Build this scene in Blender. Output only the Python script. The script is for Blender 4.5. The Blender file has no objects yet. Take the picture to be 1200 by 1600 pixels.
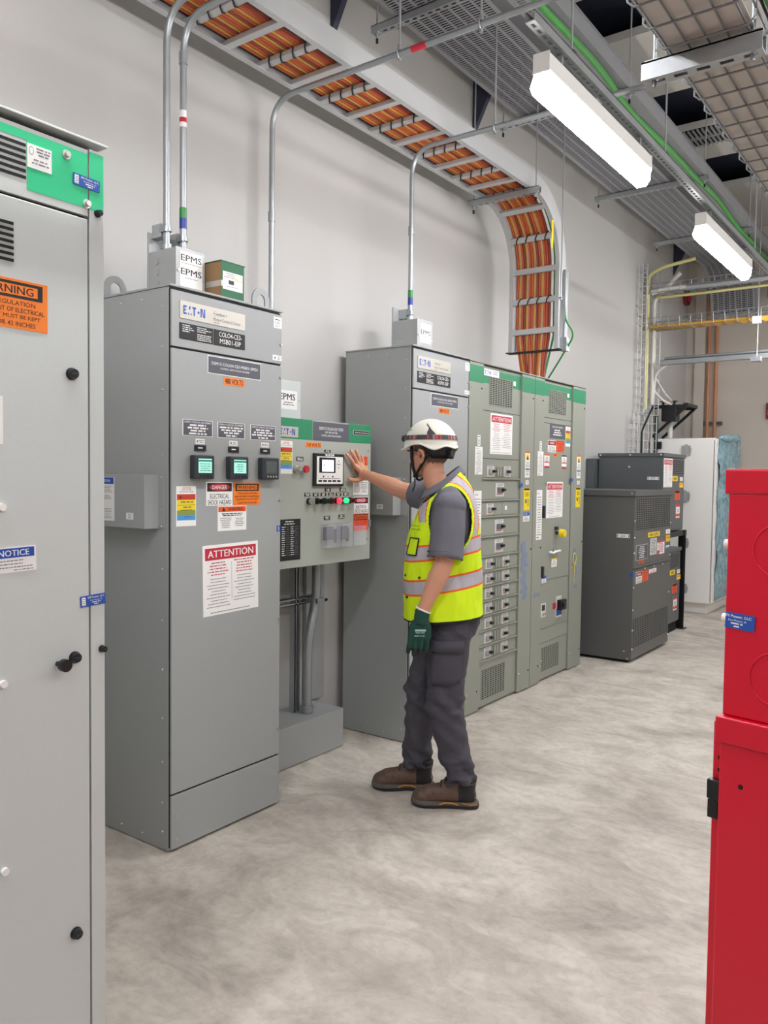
import bpy, bmesh, math, random
from mathutils import Vector, Matrix, noise

scene = bpy.context.scene
COL = scene.collection
random.seed(7)
PI = math.pi

# ---------------------------------------------------------------- camera, world, exposure
def make_camera():
    cd = bpy.data.cameras.new('camera')
    cd.sensor_fit = 'VERTICAL'; cd.sensor_height = 36.0
    cd.lens = 1260.0 * 36.0 / 1600.0
    cd.clip_start = 0.05; cd.clip_end = 60
    co = bpy.data.objects.new('camera', cd); COL.objects.link(co)
    r = Vector((0.80862557, 0.5881973, 0.01219082)); u = Vector((-0.03545528, 0.02803767, 0.99897788))
    f = Vector((-0.5872543, 0.80823129, -0.04352667))
    m = Matrix(((r.x, u.x, -f.x, 0), (r.y, u.y, -f.y, 0), (r.z, u.z, -f.z, 1.5424), (0, 0, 0, 1)))
    co.matrix_world = m
    scene.camera = co
make_camera()
w = bpy.data.worlds.new('world'); scene.world = w; w.use_nodes = True
w.node_tree.nodes['Background'].inputs[0].default_value = (0.80, 0.88, 1.0, 1)
w.node_tree.nodes['Background'].inputs[1].default_value = 0.25
vs = scene.view_settings
vs.view_transform = 'Standard'; vs.look = 'None'; vs.gamma = 1.0; vs.exposure = 0.16; vs.use_curve_mapping = False
LAMP = 78.0        # strength of the strip light lenses
ROOM_LAMP = 46.0

# ---------------------------------------------------------------- materials
MATS = {}
def lin(c):
    if isinstance(c, str):
        c = tuple(int(c[i:i+2], 16) / 255 for i in (0, 2, 4))
    return tuple(((x / 12.92) if x <= 0.04045 else ((x + 0.055) / 1.055) ** 2.4) for x in c)
def mat(name, col, rough=0.5, metal=0.0, bump=0.0, bscale=200.0, var=0.0, vscale=6.0, emit=0.0, spec=None, coat=0.0, alpha=1.0, trans=0.0):
    if name in MATS: return MATS[name]
    m = bpy.data.materials.new(name); m.use_nodes = True
    nt = m.node_tree; b = nt.nodes['Principled BSDF']
    c = lin(col)
    b.inputs['Base Color'].default_value = (*c, 1)
    b.inputs['Roughness'].default_value = rough
    b.inputs['Metallic'].default_value = metal
    if coat: b.inputs['Coat Weight'].default_value = coat
    if spec is not None: b.inputs['Specular IOR Level'].default_value = spec
    if trans: b.inputs['Transmission Weight'].default_value = trans
    if alpha < 1: b.inputs['Alpha'].default_value = alpha
    if emit:
        b.inputs['Emission Color'].default_value = (*c, 1); b.inputs['Emission Strength'].default_value = emit
    if bump or var:
        tc = nt.nodes.new('ShaderNodeTexCoord')
    if bump:
        n = nt.nodes.new('ShaderNodeTexNoise'); n.inputs['Scale'].default_value = bscale; n.inputs['Detail'].default_value = 3
        bp = nt.nodes.new('ShaderNodeBump'); bp.inputs['Strength'].default_value = bump; bp.inputs['Distance'].default_value = 0.002
        nt.links.new(tc.outputs['Object'], n.inputs['Vector']); nt.links.new(n.outputs['Fac'], bp.inputs['Height'])
        nt.links.new(bp.outputs['Normal'], b.inputs['Normal'])
    if var:
        n2 = nt.nodes.new('ShaderNodeTexNoise'); n2.inputs['Scale'].default_value = vscale; n2.inputs['Detail'].default_value = 4
        mx = nt.nodes.new('ShaderNodeMix'); mx.data_type = 'RGBA'
        mx.inputs[6].default_value = (*[x * (1 - var) for x in c], 1); mx.inputs[7].default_value = (*[min(1, x * (1 + var)) for x in c], 1)
        nt.links.new(tc.outputs['Object'], n2.inputs['Vector']); nt.links.new(n2.outputs['Fac'], mx.inputs[0])
        nt.links.new(mx.outputs[2], b.inputs['Base Color'])
    MATS[name] = m
    return m

def ramp_mat(name, stops, scale, rough, detail=8, distort=0.0, bump=0.15, stretch=(1, 1, 1), rough2=None):
    m = bpy.data.materials.new(name); m.use_nodes = True; nt = m.node_tree; b = nt.nodes['Principled BSDF']
    tc = nt.nodes.new('ShaderNodeTexCoord'); mp = nt.nodes.new('ShaderNodeMapping'); mp.inputs['Scale'].default_value = stretch
    n = nt.nodes.new('ShaderNodeTexNoise'); n.inputs['Scale'].default_value = scale; n.inputs['Detail'].default_value = detail
    n.inputs['Roughness'].default_value = 0.62; n.inputs['Distortion'].default_value = distort
    cr = nt.nodes.new('ShaderNodeValToRGB')
    el = cr.color_ramp.elements
    while len(el) < len(stops): el.new(0.5)
    for e, (p, c) in zip(el, stops): e.position = p; e.color = (*lin(c), 1)
    nt.links.new(tc.outputs['Object'], mp.inputs['Vector']); nt.links.new(mp.outputs['Vector'], n.inputs['Vector'])
    nt.links.new(n.outputs['Fac'], cr.inputs['Fac']); nt.links.new(cr.outputs['Color'], b.inputs['Base Color'])
    b.inputs['Roughness'].default_value = rough
    if rough2 is not None:
        mr = nt.nodes.new('ShaderNodeMapRange'); mr.inputs['To Min'].default_value = rough; mr.inputs['To Max'].default_value = rough2
        nt.links.new(n.outputs['Fac'], mr.inputs['Value']); nt.links.new(mr.outputs['Result'], b.inputs['Roughness'])
    bp = nt.nodes.new('ShaderNodeBump'); bp.inputs['Strength'].default_value = bump; bp.inputs['Distance'].default_value = 0.003
    nt.links.new(n.outputs['Fac'], bp.inputs['Height']); nt.links.new(bp.outputs['Normal'], b.inputs['Normal'])
    MATS[name] = m
    return m

def floor_material():
    m = bpy.data.materials.new('polished_concrete'); m.use_nodes = True; nt = m.node_tree; b = nt.nodes['Principled BSDF']
    tc = nt.nodes.new('ShaderNodeTexCoord')
    def nz(scale, detail, dist, st=(1, 1, 1), rot=0.0):
        mp = nt.nodes.new('ShaderNodeMapping'); mp.inputs['Scale'].default_value = st; mp.inputs['Rotation'].default_value = (0, 0, rot)
        n = nt.nodes.new('ShaderNodeTexNoise'); n.inputs['Scale'].default_value = scale; n.inputs['Detail'].default_value = detail
        n.inputs['Distortion'].default_value = dist; n.inputs['Roughness'].default_value = 0.65
        nt.links.new(tc.outputs['Object'], mp.inputs['Vector']); nt.links.new(mp.outputs['Vector'], n.inputs['Vector'])
        return n
    a = nz(1.3, 10, 1.2, (1.0, 1.3, 1), 0.5); c = nz(26, 7, 0.3); s = nz(3.2, 10, 1.6, (0.8, 1.5, 1), 0.9)
    cr = nt.nodes.new('ShaderNodeValToRGB'); e = cr.color_ramp.elements
    e[0].position = 0.30; e[0].color = (*lin('a89f95'), 1); e[1].position = 0.70; e[1].color = (*lin('e2dace'), 1)
    x = e.new(0.47); x.color = (*lin('cbc2b6'), 1)
    cr2 = nt.nodes.new('ShaderNodeValToRGB'); e = cr2.color_ramp.elements
    e[0].position = 0.36; e[0].color = (0.60, 0.58, 0.56, 1); e[1].position = 0.56; e[1].color = (1, 1, 1, 1)
    cr3 = nt.nodes.new('ShaderNodeValToRGB'); e = cr3.color_ramp.elements
    e[0].position = 0.36; e[0].color = (0.80, 0.79, 0.78, 1); e[1].position = 0.55; e[1].color = (1, 1, 1, 1)
    m1 = nt.nodes.new('ShaderNodeMix'); m1.data_type = 'RGBA'; m1.blend_type = 'MULTIPLY'; m1.inputs[0].default_value = 0.55
    m2 = nt.nodes.new('ShaderNodeMix'); m2.data_type = 'RGBA'; m2.blend_type = 'MULTIPLY'; m2.inputs[0].default_value = 0.6
    L = nt.links.new
    L(a.outputs['Fac'], cr.inputs['Fac']); L(s.outputs['Fac'], cr2.inputs['Fac']); L(c.outputs['Fac'], cr3.inputs['Fac'])
    L(cr.outputs['Color'], m1.inputs[6]); L(cr2.outputs['Color'], m1.inputs[7])
    L(m1.outputs[2], m2.inputs[6]); L(cr3.outputs['Color'], m2.inputs[7]); L(m2.outputs[2], b.inputs['Base Color'])
    mr = nt.nodes.new('ShaderNodeMapRange'); mr.inputs['To Min'].default_value = 0.36; mr.inputs['To Max'].default_value = 0.62
    L(a.outputs['Fac'], mr.inputs['Value']); L(mr.outputs['Result'], b.inputs['Roughness'])
    bp = nt.nodes.new('ShaderNodeBump'); bp.inputs['Strength'].default_value = 0.12; bp.inputs['Distance'].default_value = 0.003
    L(c.outputs['Fac'], bp.inputs['Height']); L(bp.outputs['Normal'], b.inputs['Normal'])
    return m

M_FLOOR = floor_material()
M_WALL = mat('wall_paint', 'bab9b6', 0.45, bump=0.25, bscale=300, var=0.03, vscale=1.2)
M_WALLF = mat('far_wall_paint', 'cfc7bd', 0.6, bump=0.2, bscale=200, var=0.04, vscale=1.5)
M_CEIL = mat('ceiling_concrete', 'd2d0c8', 0.8, bump=0.2, bscale=60, var=0.06, vscale=3)
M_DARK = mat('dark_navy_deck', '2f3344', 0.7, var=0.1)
M_GRAYA = mat('grey_powder_coat', 'a0a3a2', 0.42, bump=0.15, bscale=500, var=0.015, vscale=1.5)
M_GRAYD = mat('light_grey_powder_coat', 'cbd0ce', 0.4, bump=0.15, bscale=500, var=0.02, vscale=1.5)
M_GRAYC = mat('green_grey_powder_coat', '93968b', 0.42, bump=0.15, bscale=500, var=0.015)
M_GRAYE = mat('dark_grey_enamel', '5c5d5c', 0.4, bump=0.2, bscale=400, var=0.02)
M_GRAYF = mat('blue_grey_enamel', '5d6163', 0.42, bump=0.2, bscale=400, var=0.02)
M_GREEN = mat('green_band_paint', '23865c', 0.4)
M_GREEND = mat('bright_green_band_paint', '27c487', 0.4)
M_RED = mat('red_enamel', 'd6022a', 0.36, bump=0.1, bscale=300, coat=0.15)
M_STEEL = mat('galvanised_steel', 'b4b8bb', 0.36, 0.75, bump=0.15, bscale=120, var=0.12, vscale=30)
M_STEELB = mat('bright_galvanised_steel', 'a6abae', 0.42, 0.75, bump=0.1, bscale=80, var=0.1, vscale=20)
M_STEELP = mat('painted_galvanised_steel', 'aeb0b0', 0.5, 0.3, var=0.06, vscale=12)
M_ZINC = mat('zinc_screw', 'cfcdc6', 0.3, 0.9)
M_BLACK = mat('black_plastic', '15161a', 0.35)
M_BLACKM = mat('matte_black', '0b0b0d', 0.8)
M_BEZEL = mat('meter_case', '33373d', 0.4)
M_WHITE = mat('label_white', 'f3f1ee', 0.45)
M_WHITEP = mat('white_enamel', 'f3f1ed', 0.35)
M_SILVER = mat('silver_plate', 'c4bfb4', 0.35, 0.3)
M_TAG = mat('engraved_grey', '565760', 0.5)
M_TAGB = mat('engraved_black', '121316', 0.5)
M_SEAM = mat('panel_gap', '2a2b2b', 0.8)
M_INK = mat('black_ink', '1b1a1c', 0.5)
M_INKG = mat('grey_ink', '6d6c70', 0.5)
M_INKR = mat('red_ink', 'c2334d', 0.5)
M_ORANGE = mat('warning_orange', 'f88325', 0.4)
M_ORANGED = mat('deep_orange_label', 'e5571d', 0.4)
M_REDL = mat('danger_red', 'c22b3f', 0.4)
M_BLUE = mat('notice_blue', '1d4fae', 0.4)
M_BLUEL = mat('logo_blue', '1b57b5', 0.4)
M_SKYB = mat('label_sky_blue', '4d9ad8', 0.4)
M_YEL = mat('label_yellow', 'f2d51c', 0.4)
M_OLIVE = mat('label_olive', '8b9a4c', 0.4)
M_LENS = mat('lamp_lens', 'f9faff', 0.4, emit=LAMP)
M_LENSS = mat('lamp_lens_side', 'fff4ee', 0.4, emit=22.0)
M_LENS2 = mat('lamp_lens_right_row', 'f9faff', 0.4, emit=ROOM_LAMP)
M_CARD = mat('cardboard', '9a7a55', 0.8)
M_CABLEO = mat('orange_cable', 'c2592f', 0.45)
M_CABLEB = mat('brown_red_cable', '8e3a2a', 0.45)
M_CABLEY = mat('yellow_cable', 'c99a3f', 0.45)
M_CABLEG = mat('green_cable', '2c8a3f', 0.4)
M_CABLEK = mat('black_cable', '14141a', 0.5)
M_CABLEW = mat('white_cable', 'dcdad2', 0.5)
M_SCREEN = mat('lit_teal_screen', '9fe0cf', 0.3, emit=0.55)
M_SCREENW = mat('lit_white_screen', 'eef1ff', 0.3, emit=0.9)
M_SCREENG = mat('off_grey_screen', '55605f', 0.3)
M_LEDR = mat('red_pilot_light', 'ff2f45', 0.3, emit=1.6)
M_LEDG = mat('green_pilot_light', '30e08a', 0.3, emit=1.0)
M_CLEAR = mat('clear_plastic', 'e4e4ee', 0.08, alpha=0.15)
M_TAPEB = mat('blue_tape', '7f8ca6', 0.6)

# ---------------------------------------------------------------- mesh builder
class MB:
    def __init__(s): s.v = []; s.f = []; s.m = []; s.sm = []; s.mats = []
    def mi(s, m):
        if m not in s.mats: s.mats.append(m)
        return s.mats.index(m)
    def add(s, vs, fs, m, smooth=False):
        o = len(s.v); k = s.mi(m)
        s.v += [Vector(x) for x in vs]
        for f in fs: s.f.append([i + o for i in f]); s.m.append(k); s.sm.append(smooth)
        return s
    def box(s, x0, x1, y0, y1, z0, z1, m):
        if x0 > x1: x0, x1 = x1, x0
        if y0 > y1: y0, y1 = y1, y0
        if z0 > z1: z0, z1 = z1, z0
        v = [(x0, y0, z0), (x1, y0, z0), (x1, y1, z0), (x0, y1, z0), (x0, y0, z1), (x1, y0, z1), (x1, y1, z1), (x0, y1, z1)]
        return s.add(v, [(0, 3, 2, 1), (4, 5, 6, 7), (0, 1, 5, 4), (1, 2, 6, 5), (2, 3, 7, 6), (3, 0, 4, 7)], m)
    def bar(s, a, b, w, h, m, up=(0, 0, 1)):
        a = Vector(a); b = Vector(b); d = (b - a).normalized(); up = Vector(up)
        if abs(d.dot(up)) > 0.99: up = Vector((1, 0, 0))
        x = d.cross(up).normalized() * w / 2; y = x.cross(d).normalized() * h / 2
        v = [a - x - y, a + x - y, a + x + y, a - x + y, b - x - y, b + x - y, b + x + y, b - x + y]
        return s.add(v, [(0, 3, 2, 1), (4, 5, 6, 7), (0, 1, 5, 4), (1, 2, 6, 5), (2, 3, 7, 6), (3, 0, 4, 7)], m)
    def tube(s, pts, r, m, seg=10, caps=True, radii=None):
        pts = [Vector(p) for p in pts]; n = len(pts)
        T = []
        for i in range(n):
            a = pts[max(0, i - 1)]; b = pts[min(n - 1, i + 1)]; T.append((b - a).normalized())
        up = Vector((0, 0, 1)) if abs(T[0].z) < 0.9 else Vector((1, 0, 0))
        nx = T[0].cross(up).normalized(); V = []
        for i in range(n):
            nx = (nx - T[i] * nx.dot(T[i]))
            nx = nx.normalized() if nx.length > 1e-6 else T[i].orthogonal().normalized()
            ny = T[i].cross(nx); rr = radii[i] if radii else r
            for k in range(seg):
                a = 2 * PI * k / seg; V.append(pts[i] + nx * math.cos(a) * rr + ny * math.sin(a) * rr)
        F = []
        for i in range(n - 1):
            for k in range(seg):
                k2 = (k + 1) % seg; F.append((i * seg + k, i * seg + k2, (i + 1) * seg + k2, (i + 1) * seg + k))
        s.add(V, F, m, True)
        if caps:
            s.add(V[:seg], [list(range(seg))[::-1]], m); s.add(V[-seg:], [list(range(seg))], m)
        return s
    def cyl(s, a, b, r, m, seg=16, r2=None): return s.tube([a, b], r, m, seg, True, [r, r if r2 is None else r2])
    def prism(s, poly, axis, a, b, m):
        # poly in the two other axes (cyclic order), extruded along axis from a to b
        def P(u, v, t): return {'x': (t, u, v), 'y': (u, t, v), 'z': (u, v, t)}[axis]
        n = len(poly); V = [P(u, v, a) for u, v in poly] + [P(u, v, b) for u, v in poly]
        F = [list(range(n)), list(range(2 * n - 1, n - 1, -1))] + [(i, i + n, (i + 1) % n + n, (i + 1) % n) for i in range(n)]
        return s.add(V, F, m)
    def ball(s, c, rx, ry, rz, m, seg=16, rings=10, M=None):
        c = Vector(c); V = []; F = []
        for i in range(rings + 1):
            t = PI * i / rings
            for k in range(seg):
                a = 2 * PI * k / seg
                p = Vector((rx * math.sin(t) * math.cos(a), ry * math.sin(t) * math.sin(a), rz * math.cos(t)))
                if M is not None: p = M @ p
                V.append(c + p)
        for i in range(rings):
            for k in range(seg):
                k2 = (k + 1) % seg; F.append((i * seg + k, (i + 1) * seg + k, (i + 1) * seg + k2, i * seg + k2))
        return s.add(V, F, m, True)
    def grid(s, rows, m, closed=False, smooth=True):
        n = len(rows[0]); V = [p for r in rows for p in r]; F = []
        for i in range(len(rows) - 1):
            for k in range(n if closed else n - 1):
                k2 = (k + 1) % n; F.append((i * n + k, i * n + k2, (i + 1) * n + k2, (i + 1) * n + k))
        return s.add(V, F, m, smooth)
    def merge(s, o, M=None):
        for j, f in enumerate(o.f): pass
        off = len(s.v); s.v += [(M @ x if M is not None else x.copy()) for x in o.v]
        mp = [s.mi(x) for x in o.mats]
        for f, mm, sm in zip(o.f, o.m, o.sm): s.f.append([i + off for i in f]); s.m.append(mp[mm]); s.sm.append(sm)
        return s
class Obj:
    # thin wrapper that remembers the world origin used for building children
    def __init__(s, o, org): s.o = o; s.base = org
    def __getattr__(s, k): return getattr(s.o, k)
def build(s, name, parent=None, bevel=0.0, seg=2, fix=True, label=None):
    # vertices are given in world coordinates and stored relative to the parent thing's base (or the object's own base)
    if parent is not None: org = parent.base
    else:
        xs = [v.x for v in s.v]; ys = [v.y for v in s.v]; zs = [v.z for v in s.v]
        org = Vector(((min(xs) + max(xs)) / 2, (min(ys) + max(ys)) / 2, min(zs)))
    me = bpy.data.meshes.new(name)
    me.from_pydata([tuple(v - org) for v in s.v], [], s.f)
    for m in s.mats: me.materials.append(m)
    me.polygons.foreach_set('material_index', s.m); me.polygons.foreach_set('use_smooth', s.sm)
    me.update()
    if fix:
        bm = bmesh.new(); bm.from_mesh(me); bmesh.ops.recalc_face_normals(bm, faces=bm.faces); bm.to_mesh(me); bm.free()
    o = bpy.data.objects.new(name, me); COL.objects.link(o)
    if parent is not None: o.parent = parent.o
    else: o.location = org
    if bevel:
        b = o.modifiers.new('bevel', 'BEVEL'); b.width = bevel; b.segments = seg; b.limit_method = 'ANGLE'; b.angle_limit = 0.7
    if label: o['label'] = label
    return Obj(o, org)
MB.build = build

def thing(name, label, cat, loc, group=None):
    o = bpy.data.objects.new(name, None); COL.objects.link(o); o.empty_display_size = 0.1
    o.location = loc; o['label'] = label; o['category'] = cat
    if group: o['group'] = group
    return Obj(o, Vector(loc))
def tag(ob, label, cat, group=None):
    ob.o['label'] = label; ob.o['category'] = cat
    if group: ob.o['group'] = group
    return ob
def struct(mb, name, **k):
    o = mb.build(name, **k); o.o['kind'] = 'structure'; return o

# ---------------------------------------------------------------- lettering and labels
_TXT = {}
def text_geo(txt, bold=False):
    k = (txt, bold)
    if k in _TXT: return _TXT[k]
    cu = bpy.data.curves.new('t', 'FONT'); cu.body = txt; cu.size = 1.0; cu.resolution_u = 2
    ob = bpy.data.objects.new('t', cu); COL.objects.link(ob)
    dg = bpy.context.evaluated_depsgraph_get(); dg.update()
    me = bpy.data.meshes.new_from_object(ob.evaluated_get(dg))
    V = [v.co.copy() for v in me.vertices]; F = [list(p.vertices) for p in me.polygons]
    bpy.data.objects.remove(ob); bpy.data.curves.remove(cu); bpy.data.meshes.remove(me)
    if V:
        x0 = min(v.x for v in V); x1 = max(v.x for v in V); y0 = min(v.y for v in V); y1 = max(v.y for v in V)
        V = [Vector(((v.x - x0) / max(1e-6, x1 - x0) , (v.y - y0) / max(1e-6, y1 - y0), 0)) for v in V]
        asp = (x1 - x0) / max(1e-6, (y1 - y0))
    else: asp = 1
    _TXT[k] = (V, F, asp); return _TXT[k]

class Face:
    # a flat frame: origin, right, up; u to the right as seen from outside, v up
    def __init__(s, o, u, v): s.o = Vector(o); s.u = Vector(u).normalized(); s.v = Vector(v).normalized(); s.n = s.u.cross(s.v)
    def P(s, u, v, n=0.0): return s.o + s.u * u + s.v * v + s.n * n
def FX(x): return Face((x, 0, 0), (0, 1, 0), (0, 0, 1))          # faces +X: u = world y, v = world z
def FY(y): return Face((0, y, 0), (1, 0, 0), (0, 0, 1))          # faces -Y: u = world x, v = world z

def fbox(mb, F, u0, u1, v0, v1, n0, n1, m):
    P = [F.P(u, v, n) for n in (n0, n1) for (u, v) in ((u0, v0), (u1, v0), (u1, v1), (u0, v1))]
    return mb.add(P, [(0, 3, 2, 1), (4, 5, 6, 7), (0, 1, 5, 4), (1, 2, 6, 5), (2, 3, 7, 6), (3, 0, 4, 7)], m)
def ftext(mb, F, txt, uc, vc, w, h, n, m, bold=False):
    V, Fc, asp = text_geo(txt, bold)
    if not V: return
    if w is None: w = h * asp
    if bold:
        for d in (-.032, .032): mb.add([F.P(uc + (p.x - .5) * w + d * h, vc + (p.y - .5) * h, n - .00006 * (1 if d < 0 else 2)) for p in V], Fc, m)
    mb.add([F.P(uc + (p.x - .5) * w, vc + (p.y - .5) * h, n) for p in V], Fc, m)
def fcyl(mb, F, u, v, n0, n1, r, m, seg=16, r2=None): return mb.cyl(F.P(u, v, n0), F.P(u, v, n1), r, m, seg, r2)
def lines(mb, F, u0, u1, vtop, n, pitch, th, m, nn, seed=0, align='c', minw=.55):
    rd = random.Random(seed)
    for i in range(n):
        wtot = (u1 - u0) * (minw + (1 - minw) * rd.random())
        x = {'c': (u0 + u1 - wtot) / 2, 'l': u0}[align]; e = x + wtot; vv = vtop - pitch * i
        while x < e - 1e-4:
            wl = min(e - x, (th * 1.5) + rd.random() * th * 4.5)
            mb.add([F.P(x, vv - th, nn), F.P(x + wl, vv - th, nn), F.P(x + wl, vv, nn), F.P(x, vv, nn)], [(0, 1, 2, 3)], m)
            x += wl + th * 0.9

def label(name, parent, F, u0, u1, v0, v1, items, base=None, t=0.0012, lab=None, n0=0.0, tilt=0.0):
    # items: ('r',u0,u1,v0,v1,mat) | ('t',txt,uc,vc,w,h,mat[,bold]) | ('l',u0,u1,vtop,n,pitch,th,mat[,seed]) in 0..1 of the label
    mb = MB(); W = u1 - u0; H = v1 - v0
    c = F.P((u0 + u1) / 2, (v0 + v1) / 2, n0)
    ca, sa = math.cos(tilt), math.sin(tilt)
    G = Face(c, F.u * ca + F.v * sa, F.v * ca - F.u * sa)
    fbox(mb, G, -W / 2, W / 2, -H / 2, H / 2, 0, t, base or M_WHITE)
    for k, it in enumerate(items):
        n = t + 0.0003 + 0.00012 * k
        if it[0] == 'r':
            _, a, b, c0, d, m = it
            mb.add([G.P((a - .5) * W, (c0 - .5) * H, n), G.P((b - .5) * W, (c0 - .5) * H, n), G.P((b - .5) * W, (d - .5) * H, n), G.P((a - .5) * W, (d - .5) * H, n)], [(0, 1, 2, 3)], m)
        elif it[0] == 't':
            ftext(mb, G, it[1], (it[2] - .5) * W, (it[3] - .5) * H, it[4] * W, it[5] * H, n, it[6], len(it) > 7 and it[7])
        elif it[0] == 'l':
            lines(mb, G, (it[1] - .5) * W, (it[2] - .5) * W, (it[3] - .5) * H, it[4], it[5] * H, it[6] * H, it[7], n, it[8] if len(it) > 8 else 1)
        elif it[0] == 'tri':
            _, a, b, r, m = it
            mb.add([G.P((a - .5) * W - r, (b - .5) * H - r * .8, n), G.P((a - .5) * W + r, (b - .5) * H - r * .8, n), G.P((a - .5) * W, (b - .5) * H + r, n)], [(0, 1, 2)], m)
        elif it[0] == 'o':
            _, a, b, ru, rv, m = it
            mb.add([G.P((a - .5) * W + ru * W * math.cos(2 * PI * q / 24), (b - .5) * H + rv * H * math.sin(2 * PI * q / 24), n) for q in range(24)], [list(range(24))], m)
    return mb.build(name, parent, label=lab, fix=False)

def attention(parent, F, u0, u1, v0, v1, seed=1, tilt=0.0):
    it = [('r', .04, .96, .785, .955, M_REDL), ('t', 'ATTENTION', .5, .87, .82, .10, M_WHITE, True)]
    it += [('l', .07, .46, .75, 5, .042, .014, M_INKR, seed), ('l', .54, .93, .76, 5, .042, .014, M_INKR, seed + 1)]
    it += [('l', .06, .47, .52, 10, .044, .009, M_INKG, seed + 2), ('l', .53, .94, .53, 9, .044, .009, M_INKG, seed + 3)]
    it += [('r', .499, .503, .2, .74, M_INKG), ('l', .05, .9, .045, 1, .03, .01, M_INKG, seed + 4)]
    return label('attention_sign', parent, F, u0, u1, v0, v1, it, tilt=tilt)
def shock(parent, F, u0, u1, v0, v1, lab=None):
    it = [('r', .03, .97, .60, .96, M_INK), ('o', .5, .78, .40, .15, M_REDL), ('t', 'DANGER', .5, .78, .56, .17, M_WHITE, True),
          ('t', 'ELECTRICAL', .5, .40, .72, .20, M_INK), ('t', 'SHOCK HAZARD', .5, .14, .90, .20, M_INK)]
    return label('danger_label', parent, F, u0, u1, v0, v1, it, lab=lab)
def osha(parent, F, u0, u1, v0, v1):
    it = [('r', .06, .94, .62, .95, M_INK), ('r', .12, .88, .68, .89, M_ORANGE), ('t', 'WARNING', .5, .785, .70, .17, M_INK, True),
          ('t', 'OSHA REGULATION', .5, .52, .74, .09, M_INK), ('t', 'AREA IN FRONT OF ELECTRICAL', .5, .38, .92, .09, M_INK),
          ('t', 'EQUIPMENT MUST BE KEPT', .5, .24, .82, .09, M_INK), ('t', 'CLEAR FOR 42 INCHES', .5, .10, .74, .09, M_INK)]
    return label('warning_label', parent, F, u0, u1, v0, v1, it, base=M_ORANGE)
def arcflash(parent, F, u0, u1, v0, v1, seed=5):
    it = [('r', .02, .98, .76, .97, M_ORANGED), ('t', 'WARNING', .62, .865, .52, .13, M_INK, True), ('tri', .2, .86, (v1 - v0) * .09, M_INK),
          ('l', .06, .94, .70, 2, .07, .035, M_INK, seed), ('l', .06, .48, .52, 6, .075, .025, M_INKG, seed + 1), ('l', .54, .96, .50, 5, .075, .025, M_INKG, seed + 2)]
    return label('arc_flash_label', parent, F, u0, u1, v0, v1, it)
def lototag(parent, F, u0, u1, v0, v1, seed=3):
    it = [('r', 0.03, .97, .66, .80, mat('tag_red', 'c5402f', .4)), ('r', .03, .97, .40, .66, M_YEL), ('r', .03, .97, .275, .40, M_OLIVE), ('r', .03, .97, .15, .275, M_SKYB),
          ('r', .03, .97, .525, .532, M_INK), ('l', .2, .85, .965, 1, .05, .02, M_ORANGE, seed), ('l', .1, .9, .915, 2, .05, .014, M_INKG, seed + 1), ('tri', .2, .73, .006, M_INK),
          ('l', .18, .9, .62, 2, .13, .03, M_INKG, seed + 3), ('l', .08, .92, .41, 1, .1, .012, M_INK, seed), ('l', .3, .8, .24, 1, .1, .012, M_INK, seed)]
    mbf = label('hazard_rating_tag', parent, F, u0, u1, v0, v1, it)
    return mbf
def meter_tag(parent, F, u0, u1, v0, v1, seed=1):
    it = [('r', .02, .98, .03, .97, M_TAG), ('t', 'DSM17-COLO4-CE3-MSB01', .5, .85, .88, .11, M_WHITE, True), ('l', .06, .94, .72, 3, .17, .10, M_WHITE, seed), ('l', .2, .8, .20, 1, .1, .10, M_WHITE, seed + 1)]
    return label('engraved_nameplate', parent, F, u0, u1, v0, v1, it)
def eaton(mb, F, uc, vc, w, h, n, m):
    # bold five-letter mark: E, open A, T, dot, N, drawn as thick strokes
    h *= 1.05; t = w * .052; c = w * .19; y0 = vc - h / 2; y1 = vc + h / 2
    def q(*p): mb.add([F.P(u, v, n) for u, v in p], [list(range(len(p)))], m)
    def r(u0, u1, v0, v1): q((u0, v0), (u1, v0), (u1, v1), (u0, v1))
    x = uc - w / 2
    r(x, x + t, y0, y1); k = h * .22
    r(x + t, x + c * .72, y0, y0 + k); r(x + t, x + c * .72, y1 - k, y1); r(x + t, x + c * .6, vc - k * .45, vc + k * .45)
    x += c * .98
    q((x + c * .30, y1), (x + c * .62, y1), (x + c * .52, y1 - h * .38), (x + c * .22, y1 - h * .38)); r(x + c * .05, x + c * .27, y0, y0 + h * .24); r(x + c * .60, x + c * .82, y0, y0 + h * .24)
    x += c * .98
    r(x, x + c * .82, y1 - k, y1); r(x + c * .41 - t * .55, x + c * .41 + t * .55, y0, y1 - k)
    x += c * .98
    mb.add([F.P(x + c * .38 + h * .15 * math.cos(2 * PI * i / 14), vc - h * .02 + h * .15 * math.sin(2 * PI * i / 14), n) for i in range(14)], [list(range(14))], m)
    x += c * .82
    r(x, x + t, y0, y1); r(x + c * .78, x + c * .78 + t, y0, y1); q((x + t * .6, y1), (x + t * 1.5, y1), (x + c * .78 + t * .4, y0), (x + c * .78 - t * .5, y0))

def screws(F, pts, r=.005, m=None, n=.004):
    mb = MB()
    for u, v in pts:
        fcyl(mb, F, u, v, 0, n, r, m or M_ZINC, 8, r * .7)
    return mb
def each_screw(parent, F, pts, r=.005, m=None, n=.004, name='screw'):
    for u, v in pts: screws(F, [(u, v)], r, m, n).build(name, parent)

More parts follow.
